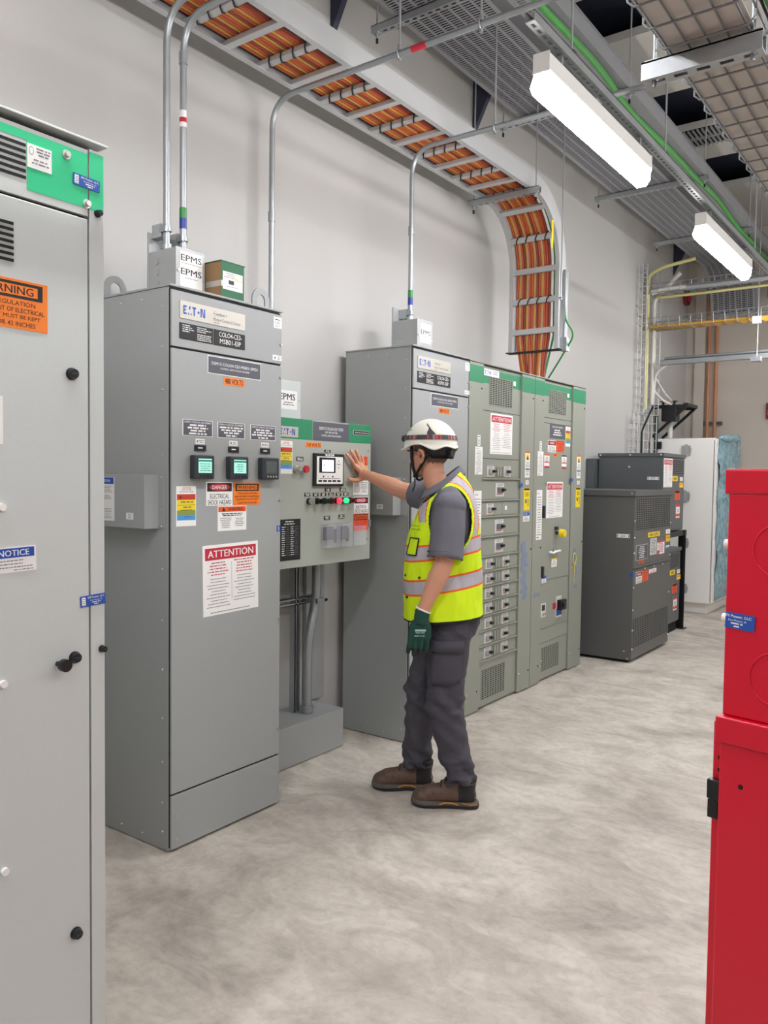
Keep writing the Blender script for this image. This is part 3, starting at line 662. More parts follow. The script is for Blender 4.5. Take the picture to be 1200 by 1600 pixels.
# strut stand, floor trough, conduits
b = MB(); b.box(-3.118, -2.855, 2.75, 3.558, .004, .222, M_GRAYA); tag(b.build('floor_trough', bevel=.003), 'grey metal floor trough under the wall-hung control panel', 'wireway')
def strut_geo(b, a, c, w=.041, h=.041, m=None, slots=True, up=(0, 0, 1), fm=None):
    # U channel opening upward: web at the bottom with slot marks
    m = m or M_STEEL; a = Vector(a); c = Vector(c); d = (c - a); L = d.length; d.normalize(); upv = Vector(up); sd = d.cross(upv).normalized(); t_ = .004
    def seg(s0, s1, o0, o1, p0, p1, mm):
        P = []
        for s in (s0, s1):
            for (o, p) in ((o0, p0), (o1, p0), (o1, p1), (o0, p1)): P.append(a + d * s + sd * o + upv * p)
        b.add(P, [(0, 3, 2, 1), (4, 5, 6, 7), (0, 1, 5, 4), (1, 2, 6, 5), (2, 3, 7, 6), (3, 0, 4, 7)], mm)
    seg(0, L, -w / 2, -w / 2 + t_, 0, h, m); seg(0, L, w / 2 - t_, w / 2, 0, h, m)
    if slots:
        p = .05; s = 0
        seg(0, L, -w / 2 + t_, -w * .17, 0, t_, m); seg(0, L, w * .17, w / 2 - t_, 0, t_, m)
        while s < L:
            seg(s, min(L, s + .021), -w * .17, w * .17, 0, t_, m); s += p
    else: seg(0, L, -w / 2 + t_, w / 2 - t_, 0, t_, m)
    seg(0, L, -w / 2, -w / 2 + .011, h - t_, h, m); seg(0, L, w / 2 - .011, w / 2, h - t_, h, m)
    return b
def strut(name, a, c, lb, cat='strut', group=None, parent=None, **k):
    b = MB(); strut_geo(b, a, c, **k); o = b.build(name, parent)
    if parent is None: tag(o, lb, cat, group)
    return o
strut('strut_post', (-3.045, 3.33, .224), (-3.045, 3.33, 1.083), 'upright galvanised strut post behind the steel pipe below the control panel', up=(1, 0, 0))
strut('strut_rail', (-3.045, 2.76, .845), (-3.045, 3.50, .845), 'horizontal slotted strut rail crossing the wall below the control panel', up=(1, 0, 0))
def bend(p, c, q, r, n=8):
    # arc between directions p->c and c->q
    p, c, q = Vector(p), Vector(c), Vector(q); d1 = (p - c).normalized(); d2 = (q - c).normalized()
    a = c + d1 * r; e = c + d2 * r; out = []
    for i in range(n + 1):
        t_ = i / n; out.append(a * (1 - t_) ** 2 * 1.0 + c * 2 * t_ * (1 - t_) + e * t_ ** 2)
    return out
def path(*pts, r=.12):
    out = [Vector(pts[0])]
    for i in range(1, len(pts) - 1): out += bend(pts[i - 1], pts[i], pts[i + 1], r)
    return out + [Vector(pts[-1])]
t = thing('conduit', 'fat galvanised steel pipe with an offset bend, below the control panel', 'pipe', (-2.95, 3.37, .223))
b = MB(); b.tube(path((-2.955, 3.355, .225), (-2.955, 3.355, .60), (-2.955, 3.43, .86), (-2.955, 3.43, 1.083), r=.10), .026, M_STEELB, 20); b.build('pipe', t)
b = MB(); b.cyl((-2.955, 3.355, .225), (-2.955, 3.355, .265), .034, M_STEELB, 20); b.cyl((-2.955, 3.355, .250), (-2.955, 3.355, .262), .037, M_STEELB, 8); b.build('fitting', t)
b = MB(); b.box(-3.0, -2.92, 3.40, 3.462, .83, .86, M_STEELB); b.cyl((-2.925, 3.47, .845), (-2.925, 3.485, .845), .008, M_BLACK, 8); b.build('pipe_clamp', t)
b = MB(); b.box(XW + .002, XW + .03, 3.50, 3.66, .225, 1.08, M_STEELP); tag(b.build('wall_channel', bevel=.003), 'flat pale metal wall channel beside the pipe, left of the worker', 'channel')
# junction box behind the nearest cabinet
t = thing('junction_box', 'small grey wall box with EPMS label peeping out above the control panel', 'junction box', (-3.05, 3.17, 1.84), 'grey junction boxes')
b = MB(); b.box(XW + .002, -2.985, 3.0, 3.32, 1.85, 2.055, M_GRAYD); b.build('box_body', t, bevel=.003)
label('print_label', t, FX(-2.985), 3.15, 3.29, 1.90, 2.0, [('t', 'EPMS', .45, .66, .85, .34, M_INK, True), ('l', .1, .9, .38, 2, .12, .04, M_INK, 1)])
screws(FX(-2.985), [(3.308, 1.95)], .005).build('screw', t)
# ---------------------------------------------------------------- panelboards with green band
XC = -2.578
t1 = thing('panelboard', 'green-banded grey panelboard full of breakers directly behind the worker', 'electrical panel', (-2.85, 4.93, 0), 'green-banded panelboards')
t2 = thing('panelboard', 'green-banded grey panelboard with yellow knob next to the dark grey transformer', 'electrical panel', (-2.85, 5.87, 0), 'green-banded panelboards')
def gbody(t, y0, y1, posts, door, nm):
    b = MB(); b.box(-3.07, XC - .03, y0, y1, .004, HC - .004, M_GRAYC); b.build('body', t, bevel=.003)
    b = MB(); b.box(-3.07, XC + .006, y0 - .002, y1 + .002, HC - .0035, HC + .004, M_GRAYC); b.build('top_plate', t)
    for (a, c) in posts:
        b = MB(); b.box(XC - .0295, XC, a, c, .01, HC - .006, M_GRAYC); b.box(XC + .0002, XC + .0008, a, c, 2.155, 2.262, M_GREEN)
        o = b.build('gutter_cover', t, bevel=.006, seg=3)
        for z in (2.12, .14):
            for u in (a + .025, c - .025): screws(SX, [(u, z)], .006, M_ZINC if u < c - .03 else M_BLACK, .005).build('screw', o)
        for z in (1.03,): screws(SX, [(c - .02, z)], .007, M_BLACK, .005).build('screw', o)
    a, c = door
    b = MB(); b.box(XC - .0295, XC - .014, a + .002, c - .002, .02, HC - .01, M_GRAYC); b.box(XC - .0138, XC - .0132, a + .002, c - .002, 2.165, 2.258, M_GREEN)
    return b.build('dead_front', t, bevel=.002)
d1 = gbody(t1, 4.446, 5.392, ((4.449, 4.630), (5.19, 5.39)), (4.63, 5.19), '')
d2 = gbody(t2, 5.396, 6.345, ((5.398, 5.555), (6.09, 6.343)), (5.555, 6.09), '')
SC = FX(XC - .014)
def ventgrid(parent, F, u0, u1, v0, v1, nu, nv, bar=.3, n0=.0008, mb_=M_GRAYC, name='vent', barv=None):
    b = MB(); fbox(b, F, u0, u1, v0, v1, 0, n0, M_BLACKM); pu = (u1 - u0) / nu; pv = (v1 - v0) / nv; bv = barv if barv else bar
    for i in range(nu + 1): fbox(b, F, u0 + i * pu - pu * bar / 2, u0 + i * pu + pu * bar / 2, v0, v1, n0, n0 + .002, mb_)
    for j in range(nv + 1): fbox(b, F, u0, u1, v0 + j * pv - pv * bv / 2, v0 + j * pv + pv * bv / 2, n0, n0 + .0021, mb_)
    return b.build(name, parent, fix=False)
ventgrid(t1, SC, 4.735, 5.060, 2.030, 2.212, 9, 15, .18, barv=.42); ventgrid(t1, SC, 4.692, 5.022, .062, .262, 9, 15, .18, barv=.42)
ventgrid(t2, SC, 5.665, 5.980, 2.040, 2.215, 9, 15, .18, barv=.42); ventgrid(t2, SC, 5.622, 5.935, .075, .258, 9, 15, .18, barv=.42)
for t, ys in ((t1, (4.632, 5.188)), (t2, (5.557, 6.088))):
    for z in ((1.985, 1.67) if t is t1 else (2.0, 1.96)):
        b = MB(); fbox(b, SC, ys[0], ys[1], z, z + .004, 0, .0006, M_SEAM); b.build('panel_seam', t)
b = MB(); fbox(b, SC, 4.86, 5.08, 2.218, 2.262, 0, .001, M_WHITE) ; b = MB()
mb = MB(); fbox(mb, SC, 4.655, 4.86, 2.214, 2.258, .001, .003, M_WHITE); eaton(mb, SC, 4.71, 2.236, .09, .024, .0034, M_BLUEL); lines(mb, SC, 4.77, 4.85, 2.248, 2, .014, .005, M_INKG, .0034); mb.build('brand_plate', t1, label='white plate with blue lettering')
attention(t1, SC, 4.757, 5.072, 1.705, 1.975, seed=11)
for tt, u, v in ((t1, 5.075, 2.185), (t2, 6.0, 2.185)):
    b = MB(); fbox(b, SC, u, u + .035, v, v + .03, 0, .002, M_WHITE); b.build('light_label', tt)
# breaker rows
def toggle(parent, u, v, s, big=False):
    # breaker face: pale plate with dark handle; s = +1 handle to the right
    k = 1.25 if big else 1
    b = MB(); fbox(b, SC, u - .048 * k, u + .048 * k, v - .036 * k, v + .036 * k, .0, .004, mat('breaker_face', 'd8d5cf', .45)); 
    lines(b, SC, u - .044 * k, u + .044 * k, v + .032 * k, 2, .010, .004, M_INKG, .0043, int(u * 1000) % 97)
    lines(b, SC, u - .044 * k, u + .044 * k, v - .022 * k, 1, .010, .004, M_INKR, .0043, int(u * 777) % 97)
    o = b.build('breaker', parent)
    b = MB(); fbox(b, SC, u - .030 * k, u + .030 * k, v - .016 * k, v + .014 * k, .004, .016, M_STEELP if not big else mat('handle_grey', '6b6b6d', .4))
    fbox(b, SC, u + s * .002, u + s * .030, v - .008, v + .008, .016, .036, M_BLACK); b.build('handle', o)
    return o
def nplate(parent, u, v, w=.055, h=.018):
    b = MB(); fbox(b, SC, u - w / 2, u + w / 2, v - h / 2, v + h / 2, 0, .002, M_TAG); lines(b, SC, u - w * .4, u + w * .4, v + h * .15, 1, .01, h * .35, M_WHITE, .0024, int(v * 999)); return b.build('circuit_label', parent)
rows = [(1.640, 1.536, 'a'), (1.536, 1.392, 'b'), (1.392, 1.283, 'c'), (1.283, 1.15, 'b'), (1.15, 1.02, 'b')] + [(1.02 - i * .0995, 1.02 - (i + 1) * .0995, 'a') for i in range(7)]
for (za, zb, kind) in rows:
    b = MB(); fbox(b, SC, 4.64, 5.17, zb + .010, za - .010, .0, .003, M_GRAYC); fbox(b, SC, 4.635, 5.18, zb - .003, zb + .006, 0, .014, M_GRAYC)
    rw = b.build('breaker_row', t1, bevel=.001)
    c = (za + zb) / 2
    if kind == 'a':
        toggle(rw, 4.765, c, 1); toggle(rw, 5.005, c, -1); nplate(rw, 4.675, c - .005); nplate(rw, 5.125, c - .005)
        b = MB()
        for q in range(3): fbox(b, SC, 4.845 + q * .037, 4.87 + q * .037, c - .03, c + .03, .003, .012, M_GRAYC)
        b.build('blank_cover', rw)
    elif kind == 'b':
        toggle(rw, 4.90, c, 1, True); nplate(rw, 4.70, c, .08, .022)
    else:
        toggle(rw, 4.765, c, 1); nplate(rw, 4.672, c)
        for u in (4.87, 4.99):
            b = MB(); fbox(b, SC, u - .05, u + .05, c - .042, c + .042, .003, .005, M_GRAYC)
            if u > 4.9: fbox(b, SC, u - .015, u + .015, c - .012, c + .015, .005, .006, M_WHITE)
            b.build('blank_cover', rw, bevel=.001)
# labels on gutter covers
def doc(t, u0, u1, v0, v1, s): return label('paper_label', t, SX, u0, u1, v0, v1, [('t', 'E-T-N', .3, .93, .4, .03, M_INK, True), ('l', .08, .92, .86, 16, .05, .014, M_INKG, s), ('l', .08, .5, .06, 1, .05, .02, M_INK, s)])
for t, o, dz in ((t1, 0, 0), (t2, 0, 0)):
    if t is t1: a0, a1, p = 4.533, 4.630, 5.29
    else: a0, a1, p = 5.458, 5.553, 6.225
    doc(t, a0, a1, 1.565, 1.745, 3); doc(t, a0 - .004, a1 - .004, 1.09, 1.46, 5)
    label('paper_tag', t, SX, a0 + .03, a0 + .065, 1.75, 1.82, [('l', .15, .85, .9, 5, .17, .08, M_INKG, 2)])
    label('caution_label', t, SX, p - .038, p + .038, 1.55, 1.735, [('r', 0, 1, .94, 1, M_ORANGED), ('r', .12, .88, .66, .9, M_WHITE), ('r', .2, .8, .68, .9, M_YEL), ('tri', .5, .77, .018, M_INK), ('l', .08, .92, .6, 9, .06, .025, M_INKG, 4), ('r', 0, 1, .3, .33, M_BLUE)])
    label('paper_tag', t, SX, p - .022, p + .025, 1.500, 1.530, [('l', .2, .8, .7, 2, .4, .15, M_INKG, 2)])
    label('yellow_label', t, SX, p - .048, p + .048, 1.315, 1.475, [('r', .05, .95, .9, .985, M_INK), ('l', .1, .9, .8, 3, .07, .03, M_INK, 3), ('r', .2, .5, .32, .5, M_INKG), ('l', .6, .9, .5, 5, .07, .03, M_INK, 3)], base=M_YEL)
label('notice_label', t1, SX, 5.238, 5.338, 1.235, 1.300, [('r', 0, 1, .62, 1, M_BLUE), ('t', 'NOTICE', .4, .8, .5, .2, M_WHITE), ('l', .1, .9, .5, 4, .12, .05, M_INKG, 1)])
rd = random.Random(5)
for t, u0, u1, z0, z1, n in ((t1, 5.212, 5.335, .67, 1.11, 26), (t2, 6.14, 6.25, .66, 1.02, 9), (t2, 5.428, 5.548, .665, .70, 3)):
    b = MB()
    for q in range(n):
        u = u0 + rd.random() * (u1 - u0) * .5; z = z0 + (z1 - z0 - .03) * q / n; fbox(b, SX, u, u + (u1 - u0) * (.35 + .15 * rd.random()), z, z + .028, 0, .0006 + .0001 * q, M_TAPEB)
    b.build('masking_tape', t, label='faded blue tape remains')
b = MB(); b.tube([SX.P(6.165 + .03 * math.cos(a_ * PI / 8), .90 + .045 * math.sin(a_ * PI / 8), .008) for a_ in range(17)], .0035, M_YEL, 6); b.tube([SX.P(6.165, .855, .008), SX.P(6.16, .70, .008)], .003, M_YEL, 6); b.build('seal_loop', t2, label='yellow wire seal loop')
b = MB(); fbox(b, SX, 5.165, 5.215, 1.485, 1.508, .001, .004, mat('sticker_blue', '2255ae', .4)); b.build('blue_sticker', t1)
b = MB(); fbox(b, SX, 6.06, 6.11, 1.525, 1.548, .001, .004, mat('sticker_blue', '2255ae', .4)); b.build('blue_sticker', t2)
# second panel door and fittings
b = MB(); fbox(b, SC, 5.56, 6.085, .775, 1.49, 0, .006, M_GRAYC); dd = b.build('door', t2, bevel=.002)
b = MB(); fbox(b, SC, 5.56, 6.085, .30, .735, 0, .005, M_GRAYC); fbox(b, SC, 5.56, 6.085, .415, .422, .005, .012, M_GRAYC); b.build('lower_panel', t2, bevel=.002)
label('engraved_nameplate', t2, SC, 5.682, 5.972, 1.852, 1.962, [('r', 0, 1, 0, 1, M_TAG), ('t', 'DSM17-COLO4-CE3-DPC01', .5, .80, .66, .12, M_WHITE), ('l', .2, .8, .62, 1, .2, .08, M_WHITE, 1), ('l', .15, .85, .46, 2, .16, .08, M_WHITE, 1)])
lototag(t2, SC, 5.985, 6.075, 1.80, 1.955)
shock(t2, SC, 5.66, 5.805, 1.745, 1.835)
label('warning_label', t2, SC, 5.81, 5.960, 1.752, 1.838, [('r', .06, .94, .7, .95, M_INK), ('r', .1, .9, .74, .91, M_ORANGED), ('l', .08, .92, .6, 4, .15, .06, M_INKR, 1)], base=M_ORANGED)
label('voltage_label', t2, SC, 5.76, 5.85, 1.715, 1.738, [('t', '480 V', .5, .5, .8, .7, M_INK, True)], base=M_ORANGE)
for u0, m in ((5.60, M_ORANGED), (5.92, M_INK)):
    label('caution_label', t2, SC, u0, u0 + .092, 1.625, 1.728, [('r', 0, 1, .9, 1, m), ('l', .15, .85, .8, 4, .1, .04, M_INKG, 1), ('r', 0, 1, .38, .45, M_REDL), ('r', 0, 1, 0, .14, M_REDL)])
SCd = FX(XC - .008)
attention(t2, SCd, 5.640, 5.94, 1.245, 1.52, seed=21)
b = MB(); fbox(b, SCd, 5.572, 5.588, 1.25, 1.34, 0, .02, M_BEZEL); b.build('door_handle', dd)
b = MB(); fbox(b, SCd, 5.572, 5.588, .80, .885, 0, .02, M_BEZEL); b.build('door_handle', dd)
b = MB(); fcyl(b, SCd, 5.83, 1.125, 0, .035, .014, M_BEZEL, 12); fcyl(b, SCd, 5.83, 1.125, .035, .075, .033, M_YEL, 20, .028); fbox(b, SCd, 5.80, 5.83, 1.15, 1.175, 0, .02, M_BEZEL); b.build('rotary_knob', dd, label='yellow round rotary knob')
b = MB(); fbox(b, SCd, 5.775, 5.80, .985, 1.005, 0, .012, M_ZINC); b.tube([SCd.P(5.70, .985, .01), SCd.P(5.75, .975, .02), SCd.P(5.80, .985, .02), SCd.P(5.87, .985, .02)], .009, M_WHITE, 8); b.build('lock', dd)
label('hanging_tag', dd, SCd, 5.745, 5.845, .865, .93, [('r', 0, 1, .8, 1, M_YEL), ('l', .1, .9, .7, 4, .15, .05, M_INKG, 1)], n0=.004)
label('notice_label', dd, SCd, 5.585, 5.665, .755, .81, [('r', 0, 1, .6, 1, M_BLUE), ('l', .1, .9, .45, 3, .15, .06, M_INKG, 1)])
SCl = FX(XC - .009)
b = MB(); fbox(b, SCl, 5.575, 5.662, .495, .60, 0, .006, mat('breaker_face', 'd8d5cf', .45)); fbox(b, SCl, 5.59, 5.645, .545, .59, .006, .007, M_BEZEL); fbox(b, SCl, 5.60, 5.61, .51, .53, .006, .02, M_ZINC); fbox(b, SCl, 5.63, 5.64, .51, .53, .006, .02, M_ZINC); b.build('window_meter', t2)
b = MB(); fbox(b, SCl, 5.85, 5.95, .46, .625, 0, .008, mat('breaker_face', 'd8d5cf', .45)); fbox(b, SCl, 5.852, 5.948, .475, .53, .008, .009, M_BLUE); fbox(b, SCl, 5.80, 5.85, .535, .58, 0, .004, M_REDL); mbk = b.build('main_breaker', t2)
b = MB(); fbox(b, SCl, 5.86, 5.965, .52, .60, .009, .045, M_BLACK); fbox(b, SCl, 5.89, 5.91, .54, .58, .045, .06, mat('dark_green_cap', '173a2b', .3)); b.build('handle', mbk, bevel=.004)
for u, v in ((5.60, .12), (5.62, .16)): screws(SC, [(u, v)], .007, M_ZINC, .006).build('screw', t2)

# ---------------------------------------------------------------- transformers
def grille(parent, F, u0, u1, v0, v1, nu, nv, name='vent'): return ventgrid(parent, F, u0, u1, v0, v1, nu, nv, .36, mb_=M_GRAYE, name=name)
XE = -2.256; y0, y1 = 6.65, 7.675
t = thing('transformer', 'large dark grey floor-standing transformer with mesh vents, front of the group', 'transformer', (-2.65, 7.16, 0))
b = MB(); b.box(-3.05, XE - .006, y0 + .002, y1 - .002, .025, 1.405, M_GRAYE); b.build('body', t, bevel=.003)
b = MB(); b.box(-3.06, XE + .010, y0 - .012, y1 + .012, 1.405, 1.455, M_GRAYE); b.build('top_cover', t, bevel=.003)
b = MB(); b.box(-3.0, XE - .04, y0 + .04, y1 - .04, .002, .024, M_BLACKM); b.build('base_rail', t)
SE = FX(XE)
b = MB(); b.box(XE - .0055, XE, y0 + .004, y1 - .004, .80, 1.403, M_GRAYE); b.box(XE, XE + .012, y0 + .004, y1 - .004, .80, .815, M_GRAYE); up_ = b.build('upper_panel', t, bevel=.002)
b = MB(); b.box(XE - .0055, XE, y0 + .004, y1 - .004, .03, .793, M_GRAYE); lo_ = b.build('lower_panel', t, bevel=.002)
grille(up_, SE, 6.70, 7.628, 1.118, 1.385, 20, 15); grille(lo_, SE, 6.68, 7.64, .125, .37, 22, 14)
label('voltage_label', t, SE, 7.02, 7.345, 1.042, 1.085, [('t', '480-208Y', .5, .5, .8, .6, M_INK, True)], base=M_YEL)
label('rating_label', t, SE, 7.08, 7.26, .882, 1.030, [('l', .05, .95, .95, 10, .09, .035, M_INKG, 1)], base=mat('label_grey', 'c9c9c9', .5))
label('warning_label', t, SE, 7.28, 7.49, .875, .998, [('r', 0, 1, .86, 1, M_REDL), ('r', 0, .28, 0, .3, M_REDL), ('l', .05, .95, .8, 6, .12, .05, M_INKR, 1), ('r', .3, .33, .1, .86, M_REDL), ('r', .63, .66, .1, .86, M_REDL)])
label('paper_tag', t, SE, 7.525, 7.65, 1.048, 1.09, [('l', .2, .8, .7, 2, .35, .1, M_INKR, 1)])
label('yellow_label', t, SE, 7.53, 7.655, .975, 1.035, [('r', .05, .95, .5, .8, M_ORANGE)], base=M_YEL)
label('paper_tag', t, SE, 7.53, 7.64, .915, .94, [('r', 0, 1, 0, .5, M_SKYB)])
label('engraved_nameplate', t, SE, 6.715, 7.01, .862, .99, [('r', .01, .99, .02, .98, M_TAG), ('l', .2, .8, .9, 7, .12, .05, M_WHITE, 1)])
label('voltage_label', t, SE, 6.79, 6.92, .828, .855, [('t', '480 V', .5, .5, .8, .7, M_INK, True)], base=M_ORANGED)
shock(t, SE, 6.73, 6.88, .665, .765)
label('warning_label', t, SE, 6.884, 7.05, .668, .768, [('r', .06, .94, .7, .95, M_INK), ('r', .1, .9, .74, .91, M_ORANGED), ('l', .08, .92, .6, 4, .15, .06, M_INKR, 1)], base=M_ORANGED)
label('paper_label', t, SE, 7.07, 7.27, .722, .758, [('l', .05, .95, .8, 3, .3, .12, M_INKR, 1)])
for z in (1.2, 1.06, .93, .64, .45, .28, .12): screws(SE, [(y0 + .018, z)], .007, M_WHITEP, .006).build('screw', t)
for z in (1.15, .85, .5, .1): screws(SE, [(y1 - .02, z)], .007, M_WHITEP, .006).build('screw', t)
for u in (6.95, 7.2, 7.45): screws(SE, [(u, .78)], .007, M_WHITEP, .006).build('screw', t)
for u, v in ((XE - .06, .10), (XE - .03, .04), (-2.72, .09), (XE - .02, 1.43), (-2.72, 1.43)): screws(FY(y0 if v < 1 else y0 - .012), [(u, v)], .008, M_ZINC, .006).build('screw', t)
label('paper_label', t, FY(y0 + .001), XE - .145, XE - .035, 1.056, 1.087, [('r', .04, .10, .15, .85, M_INK), ('r', .9, .96, .15, .85, M_INK), ('l', .2, .8, .75, 2, .35, .15, M_INKG, 1)])
b = MB(); b.box(XE - .03, XE + .0015, y0 - .0012, y0 + .0005, .735, .76, mat('sticker_blue', '2255ae', .4)); b.box(XE + .0003, XE + .0015, y0, y0 + .03, .735, .76, mat('sticker_blue', '2255ae', .4)); b.build('blue_sticker', t)

def small_transformer(lb, x0, x1, y0, y1, z0, z1, stickers, group):
    t = thing('transformer', lb, 'transformer', ((x0 + x1) / 2, (y0 + y1) / 2, z0), group)
    b = MB(); b.box(x0, x1 - .005, y0, y1, z0, z1 - .035, M_GRAYF); b.build('body', t, bevel=.003)
    b = MB(); b.box(x0 - .008, x1 + .010, y0 - .010, y1 + .010, z1 - .035, z1, M_GRAYF); b.build('top_cover', t, bevel=.002)
    F = FX(x1); b = MB(); b.box(x1 - .0045, x1, y0 + .004, y1 - .004, z0 + .01, z1 - .037, M_GRAYF); b.build('front_panel', t, bevel=.002)
    grille(t, F, y0 + .33, y1 - .05, z1 - .20, z1 - .06, 10, 8)
    if stickers: attention(t, F, y0 + .02, y0 + .30, z1 - .33, z1 - .05, seed=31)
    label('yellow_label', t, F, y0 + .31, y0 + .48, z1 - .27, z1 - .22, [('t', '480', .5, .5, .6, .6, M_INK, True)], base=M_YEL)
    label('paper_tag', t, F, y0 + .56, y0 + .66, z1 - .27, z1 - .23, [('l', .2, .8, .7, 2, .35, .1, M_INKR, 1)])
    label('yellow_label', t, F, y0 + .55, y0 + .68, z1 - .335, z1 - .285, [('r', .05, .95, .5, .8, M_ORANGE)], base=M_YEL)
    label('warning_label', t, F, y0 + .40, y0 + .57, z1 - .46, z1 - .36, [('r', .06, .94, .7, .95, M_INK), ('l', .08, .92, .6, 4, .15, .06, M_INKR, 1)], base=M_ORANGED)
    label('caution_label', t, F, y0 + .45, y0 + .58, z1 - .64, z1 - .50, [('r', 0, 1, .8, 1, M_REDL), ('r', 0, 1, .1, .3, M_ORANGED), ('l', .1, .9, .6, 2, .14, .05, M_INKG, 1)])
    for v in (z1 - .18, z1 - .4, z1 - .6): screws(F, [(y0 + .015, v)], .007, M_WHITEP, .006).build('screw', t)
    for u in (x0 + .02, (x0 + x1) / 2, x1 - .02): screws(FY(y0 - .01), [(u, z1 - .018)], .008, M_WHITEP, .006).build('screw', t)
    return t
tf = small_transformer('blue-grey transformer standing on the black rack, behind and above the large one', -3.03, -2.39, 7.83, 8.54, 1.04, 1.805, True, 'blue-grey transformers on the rack')
label('paper_label', tf, FY(7.83), -2.54, -2.425, 1.545, 1.575, [('r', .04, .10, .15, .85, M_INK), ('r', .9, .96, .15, .85, M_INK), ('l', .2, .8, .75, 2, .35, .15, M_INKG, 1)])
screws(FY(7.83), [(-2.72, 1.67)], .01, M_WHITEP, .006).build('screw', tf)
small_transformer('blue-grey transformer on the floor beneath the black rack, half hidden', -3.03, -2.40, 7.86, 8.52, .10, .86, False, 'blue-grey transformers on the rack')
t = thing('equipment_rack', 'black steel rack of posts and beams carrying the upper transformer', 'rack', (-2.7, 8.2, 0))
for x in (-3.05, -2.44):
    for y in (7.79, 8.60):
        if x < -3 or y > 8:
            b = MB(); strut_geo(b, (x, y, .01), (x, y, .974), .06, .06, M_BLACK, up=(1, 0, 0)); b.box(x - .04, x + .09, y - .05, y + .05, .0, .01, M_BLACK); b.build('post', t)
b = MB(); b.box(-3.06, -2.375, 8.57, 8.63, .975, 1.03, M_BLACK); b.build('beam', t); b = MB(); b.box(-2.44, -2.385, 7.84, 8.565, .975, 1.03, M_BLACK); b.build('beam', t)
b = MB(); b.box(-3.06, -2.385, 7.79, 7.835, .975, 1.03, M_BLACK); b.build('beam', t)
b = MB(); b.box(-3.0, -2.42, 7.84, 8.5, .0, .09, M_BLACKM); b.build('foot_rail', t)
b = MB(); b.box(-3.115, -3.04, 7.72, 8.0, 1.0, 1.75, M_GRAYF); tag(b.build('wall_box', bevel=.003), 'narrow dark grey wall box behind the upper transformer', 'box')

# ---------------------------------------------------------------- white cabinet at the far end with protective film
t = thing('white_cabinet', 'tall white metal cabinet at the far end, wrapped in blue film on one side', 'cabinet', (-2.7, 10.2, 0))
b = MB(); b.box(-3.10, -2.37, 9.62, 10.75, .13, 2.03, M_WHITEP); b.build('body', t, bevel=.008, seg=3)
b = MB(); b.box(-3.08, -2.42, 9.70, 10.7, .002, .13, M_WHITEP); b.build('plinth', t, bevel=.004)
b = MB(); b.box(-2.368, -2.345, 9.63, 10.74, .14, 2.02, M_WHITEP); b.build('door', t, bevel=.006, seg=2)
b = MB(); b.box(-2.3705, -2.3665, 9.619, 9.6195, .15, 2.0, M_SEAM); b.build('door_gap', t)
for z in (1.89, 1.36, .82, .29):
    b = MB(); b.box(-2.72, -2.625, 9.600, 9.619, z - .055, z + .055, M_STEELP); b.box(-2.69, -2.655, 9.595, 9.600, z - .07, z + .07, M_STEELP); b.cyl((-2.62, 9.60, z - .03), (-2.62, 9.60, z + .03), .008, M_STEELP, 10); b.build('mounting_bracket', t, bevel=.003)
b = MB(); b.box(-3.03, -2.955, 9.585, 9.619, 1.91, 1.995, M_BLACK); b.build('corner_block', t, bevel=.006)
M_FILM = ramp_mat('blue_protective_film', [(.35, '5f8ea3'), (.6, '9cc4cf')], 9, .25, 6, 1.5, .5)
rows = []; rd = random.Random(4)
for i in range(40):
    z = .16 + (2.05 - .16) * i / 39; row = []
    for k in range(13):
        f = k / 12; y = 9.70 + f * 1.06 + (.02 * math.sin(i * .7) if k == 0 else 0)
        x = -2.335 + .028 * noise.noise(Vector((f * 5, z * 4, 1))) + .018 * noise.noise(Vector((f * 14, z * 12, 3)))
        row.append(Vector((max(x, -2.343), y, z)))
    rows.append(row)
b = MB(); b.grid(rows, M_FILM); 
b.ball((-2.34, 10.05, 2.04), .05, .28, .045, M_FILM, 20, 10); b.ball((-2.35, 10.5, 2.06), .06, .2, .05, M_FILM, 20, 10)
o = b.build('protective_film', t, fix=False, label='crumpled pale blue plastic film')
# ---------------------------------------------------------------- steel conduits and hangers
def conduit(name, lb, pts, r, cat='pipe', tape=None, couplers=(), sticker=None, bendr=.16):
    p = Vector(pts[0]); t = thing(name, lb, cat, p)
    b = MB(); b.tube(path(*pts, r=bendr), r, M_STEELB, 16); b.build('pipe', t)
    x, y = pts[0][0], pts[0][1]
    for z in couplers:
        b = MB(); b.cyl((x, y, z - .025), (x, y, z + .025), r * 1.28, M_STEELB, 16); b.build('coupling', t)
    b = MB(); b.cyl((x, y, p.z - .0), (x, y, p.z + .03), r * 1.5, M_STEELB, 12); b.cyl((x, y, p.z + .008), (x, y, p.z + .018), r * 1.75, M_STEELB, 6); b.build('fitting', t)
    if tape:
        b = MB(); b.cyl((x, y, tape + .045), (x, y, tape + .09), r * 1.08, M_CABLEG, 16); b.build('green_tape', t)
        b = MB(); b.cyl((x, y, tape), (x, y, tape + .045), r * 1.08, mat('tape_blue', '2b3d9b', .4), 16); b.build('blue_tape', t)
    if sticker:
        b = MB(); b.cyl((x, y, sticker), (x, y, sticker + .07), r * 1.06, M_WHITE, 16); b.cyl((x, y, sticker + .02), (x, y, sticker + .04), r * 1.09, M_REDL, 16); b.build('pipe_sticker', t)
    return t
ZT = HC + .012 + .187
def pclamp(t, x, y, z, r):
    b = MB(); b.box(x - .07, x - .012, y - .02, y + .02, z - .03, z + .025, M_STEEL); b.box(x - .02, x + .02, y - .022, y - .014, z - .012, z + .012, M_STEELB); b.cyl((x, y, z - .008), (x, y, z + .008), r * 1.5, M_STEELB, 12); b.build('pipe_clamp', t)
